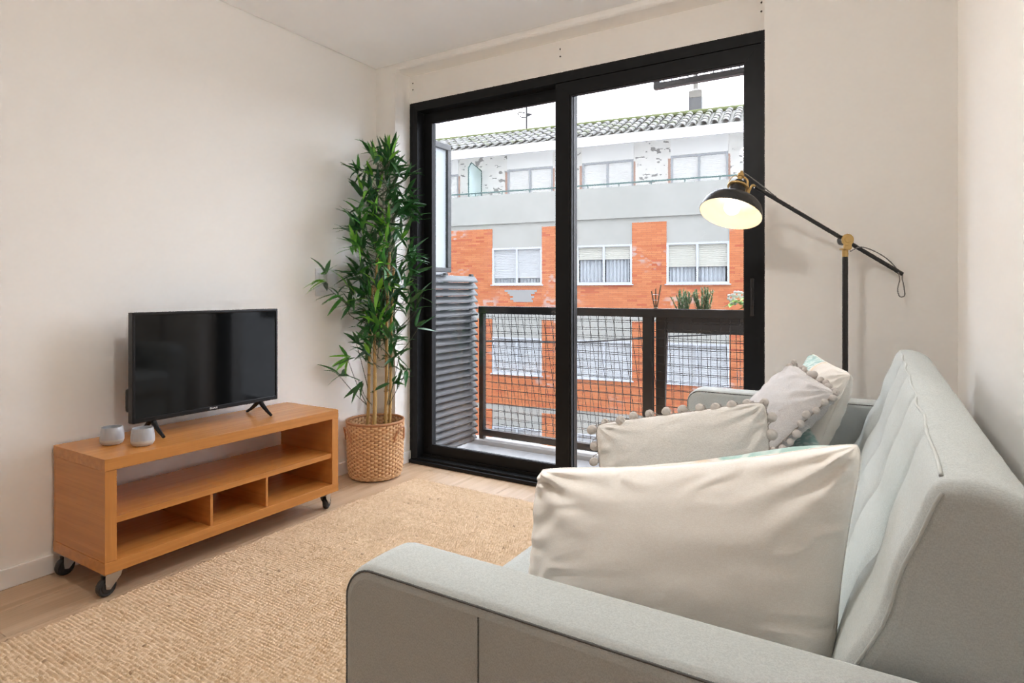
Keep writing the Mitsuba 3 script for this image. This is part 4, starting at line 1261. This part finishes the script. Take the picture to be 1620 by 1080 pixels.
def bars(s0, s1, z0, z1, w, o0, o1, m=None):
    out = [fb(s0, s0 + w, o0, o1, z0, z1), fb(s1 - w, s1, o0, o1, z0, z1), fb(s0 + w, s1 - w, o0, o1, z1 - w, z1), fb(s0 + w, s1 - w, o0, o1, z0, z0 + w), fb((s0 + s1) / 2 - w * 0.5, (s0 + s1) / 2 + w * 0.5, o0 - 0.005, o1, z0 + w, z1 - w)]
    return cat(out)


def shutter(s0, s1, z0, z1, o):
    n = max(2, int(round((z1 - z0) / 0.05)))
    zs = np.linspace(z0, z1, n + 1)
    P = []
    for a, b in zip(zs[:-1], zs[1:]):
        P += [(o + 0.010, a), (o, a + (b - a) * 0.2), (o, a + (b - a) * 0.85), (o + 0.010, b)]
    P = np.array(P)
    G = np.stack([np.stack([np.full(len(P), s), P[:, 0], P[:, 1]], -1) for s in (s0, s1)])
    m = grid(G)
    m = moved(m, FM)
    if m.face_normals.mean(0) @ FN > 0:
        m.invert()
    return m


def curtain(s0, s1, z0, z1, o, seed):
    gg = np.random.default_rng(seed)
    s = np.linspace(s0, s1, 60)
    y = o + 0.02 * np.sin(s * 60 + gg.uniform(0, 6)) + 0.012 * np.sin(s * 131)
    G = np.stack([np.stack([s, y, np.full(60, z_)], -1) for z_ in (z0, z1)])
    return moved(grid(G), FM)


pri('m_curtain2', (0.36, 0.39, 0.42), 0.9, two=True)
scene['m_shutter2'] = {'type': 'twosided', 'bsdf': scene['m_shutter']}
scene['m_shutter_cream2'] = {'type': 'twosided', 'bsdf': scene['m_shutter_cream']}


def window(s0, s1, z0, z1, o, drop, seed, cream=False, sill=True, white=False):
    w = put('window', bars(s0, s1, z0, z1, 0.055, o - 0.02, o + 0.03), 'm_alu', parent=ap, label=None)
    put('interior', fb(s0 + 0.03, s1 - 0.03, o + 0.15, o + 0.16, z0, z1), 'm_dark_pane', parent=w)
    mid_ = (s0 + s1) / 2
    for a, b in ((s0 + 0.05, mid_ - 0.02), (mid_ + 0.02, s1 - 0.05)):
        put('shutter', shutter(a, b, z0 + 0.05 + (z1 - z0 - 0.1) * (1 - drop), z1 - 0.05, o + 0.035), 'm_shutter_white' if white else 'm_shutter_cream2' if cream else 'm_shutter2', parent=w)
        if drop < 0.95:
            zt = z0 + 0.05 + (z1 - z0 - 0.1) * (1 - drop)
            put('curtain', curtain(a + 0.02, b - 0.05, z0 + 0.05, zt + 0.05, o + 0.10, seed), 'm_curtain2', parent=w)
    if sill:
        put('sill', fb(s0 - 0.04, s1 + 0.04, o - 0.06, o + 0.02, z0 - 0.03, z0), 'm_alu', parent=w)


for i, (a, b) in enumerate(mid):
    window(a, b, 1.31, 2.388, 0.02, {3: 0.86, 4: 0.36, 5: 0.60}.get(i, 0.7), i, cream=i in (4, 5))
    window(a, b, -1.30, -0.235, 0.02, 1.0, i + 20)
    window(a, b, -3.95, -2.85, 0.02, 1.0, i + 40, sill=False)
for i, (a, b) in enumerate(upw):
    window(a, b, 3.60, 4.868, 0.945, 1.0, i + 60, sill=False, white=True)
hr = put('hand_rail', fb(S0, S1, 0.02, 0.055, 4.035, 4.070), 'm_teal_rail', parent=ap, label='thin green balcony handrail')
for s in np.arange(-16.8, 6.4, 0.87):
    put('baluster', fb(s - 0.012, s + 0.012, 0.028, 0.048, 3.95, 4.04), 'm_teal_rail', parent=hr)
for sdiv in (-8.335,):
    p = Polygon([(0.03, 3.97), (0.90, 3.97), (0.90, 4.90), (0.22, 5.03), (0.03, 4.84)])
    m = prism(p, 0.012)
    put('glass_divider', moved(m, FM @ np.array([[0, 0, 1, sdiv], [1, 0, 0, 0], [0, 1, 0, 0], [0, 0, 0, 1.0]])), 'm_green_glass', parent=ap, label='pale green glass balcony divider')
    m2 = prism(p.buffer(0.012, join_style=2).difference(p.buffer(-0.014, join_style=2)), 0.028)
    put('divider_frame', moved(m2, FM @ np.array([[0, 0, 1, sdiv - 0.008], [1, 0, 0, 0], [0, 1, 0, 0], [0, 0, 0, 1.0]])), 'm_teal_rail', parent=ap)
put('fascia', fb(S0 - 0.2, S1, -0.02, 0.06, 5.122, 5.388), 'm_fascia', parent=ap, label='white fascia board under the roof')
put('soffit', fb(S0 - 0.2, S1, 0.06, 1.3, 5.345, 5.38), 'm_white_paint', parent=ap)
# roof: barrel tiles one by one
RO, RZ0, RZ1 = 2.0, 5.395, 6.285
sl = math.atan2(RZ1 - RZ0, RO + 0.05)
slen = math.hypot(RZ1 - RZ0, RO + 0.05)
rf = put('roof', moved(prism(Polygon([(-0.02, RZ0 - 0.03), (RO, RZ1 - 0.03), (RO + 2.2, RZ0 - 0.03)]), S1 - S0 + 0.2), FM @ np.array([[0, 0, 1, S0 - 0.2], [1, 0, 0, 0], [0, 1, 0, 0], [0, 0, 0, 1.0]])), 'm_roof_base', parent=ap, label='mossy grey barrel tile roof')
nrow, pitch = 5, 0.271
tl = slen / nrow + 0.05
th_ = np.linspace(0, math.pi, 7)
prof_t = [(-0.094 * math.cos(a), 0.075 * math.sin(a)) for a in th_]
ring0 = np.array([(c * 1.06, 0.0, d * 1.08 + 0.012) for c, d in prof_t])
ring1 = np.array([(c * 0.90, tl, d * 0.90) for c, d in prof_t])
low = np.array([(c * 1.06, 0.0, d * 1.08 - 0.012) for c, d in prof_t])
tile_m = grid(np.array([low, ring0, ring1]))
scene['m_roof_tile2'] = {'type': 'twosided', 'bsdf': scene['m_roof_tile']}
tile_d = mikit.ply(tile_m, 'm_roof_tile2', 40)
RS_ = np.eye(4)
cs, sn = math.cos(sl), math.sin(sl)
seen, far_t = [], []
for s in np.arange(S0, S1, pitch):
    for r_ in range(nrow):
        d = r_ * slen / nrow
        M = FM @ np.array([[1, 0, 0, s + rng.uniform(-0.008, 0.008)], [0, cs, -sn, -0.05 + d * cs], [0, sn, cs, RZ0 + d * sn + rng.uniform(0, 0.006)], [0, 0, 0, 1.0]])
        (seen if -12.4 < s < 2.2 else far_t).append(M)
for M in seen:
    k = numbered(f'{rf}__tile')
    scene[k] = {**tile_d, 'to_world': T(M)}
put('tiles', cat([moved(tile_m, M) for M in far_t]), 'm_roof_tile2', 40, parent=rf, kind='stuff', label='barrel tiles at the far roof ends')
put('ridge', moved(tube([(S0, RO, RZ1 + 0.02), ((S0 + S1) / 2, RO, RZ1 + 0.02), (S1, RO, RZ1 + 0.02)], 0.085, 10), FM), 'm_moss', True, parent=rf, label='mossy ridge')
ch = put('chimney', fb(-2.155, -1.80, 2.15, 2.5, 6.1, 6.80), 'm_concrete', parent=ap, label='grey chimney with a cream top')
cap = prism(sbox(-0.18, -0.18, 0.18, 0.18), 0.19)
put('cap', cat([fb(-2.16, -1.795, 2.14, 2.51, 6.80, 7.0), moved(trimesh.creation.cone(0.20, 0.16, sections=4).apply_transform(np.diag([1, 1, 1, 1.0])), FM @ np.array([[1, 0, 0, -1.978], [0, 1, 0, 2.325], [0, 0, 1, 7.0], [0, 0, 0, 1.0]]))]), 'm_cream_paint', parent=ch)
put('flue', moved(trimesh.creation.cylinder(0.07, 0.9, sections=16), FM @ np.array([[1, 0, 0, -1.978], [0, 1, 0, 2.325], [0, 0, 1, 7.45], [0, 0, 0, 1.0]])), 'm_cream_paint', 40, parent=ch)
an = thing('antenna', 'thin television aerial on the tiled roof ridge', 'antenna')
put('mast', moved(tube([(-7.22, 2.0, 6.2), (-7.22, 2.0, 6.9), (-7.22, 2.0, 7.9)], 0.030, 8), FM), 'm_cable', True, parent=an)
lo_ = [(-7.30 + 0.20 * math.cos(a), 2.0 + 0.25 * math.sin(a), 6.86 + 0.03 * math.sin(2 * a)) for a in np.linspace(0.4, 6.1, 40)]
put('loop', moved(tube(lo_, 0.016, 6), FM), 'm_cable', True, parent=an)
put('boom', moved(tube([(-7.24, 2.0, 6.86), (-7.15, 2.0, 6.83), (-7.06, 2.0, 6.84)], 0.03, 8), FM), 'm_cable', True, parent=an)

# ------------------------------------------------------------------ behind the camera: the ceiling lamp that warms the near walls
def pendant(x, y, z, r, power, lab):
    """A flat opal lens on a stem under the ceiling."""
    c = thing('ceiling_lamp', lab, 'ceiling lamp')
    put('canopy', lathe([(0, 0), (0.05, 0), (0.052, -0.006), (0.045, -0.014), (0.0, -0.016)], 32), 'm_trim', 40, parent=c, to_world=T().translate([x, y, H - 0.0005]))
    put('stem', tube([(x, y, H - 0.012), (x, y, (H + z) / 2), (x, y, z + r * 0.3)], 0.007, 12), 'm_trim', True, parent=c)
    g_ = trimesh.creation.icosphere(4, r)
    g_.vertices[:, 2] *= 0.55
    put('diffuser', moved(g_, frame_to([0, 0, 1], (x, y, z))), 'm_diffuser', True, parent=c, emitter={'type': 'area', 'radiance': rgb(power, power * 0.975, power * 0.93)})


pendant(-0.86, 1.00, 2.21, 0.10, CEIL, 'flat opal pendant lamp above the rug, switched on')
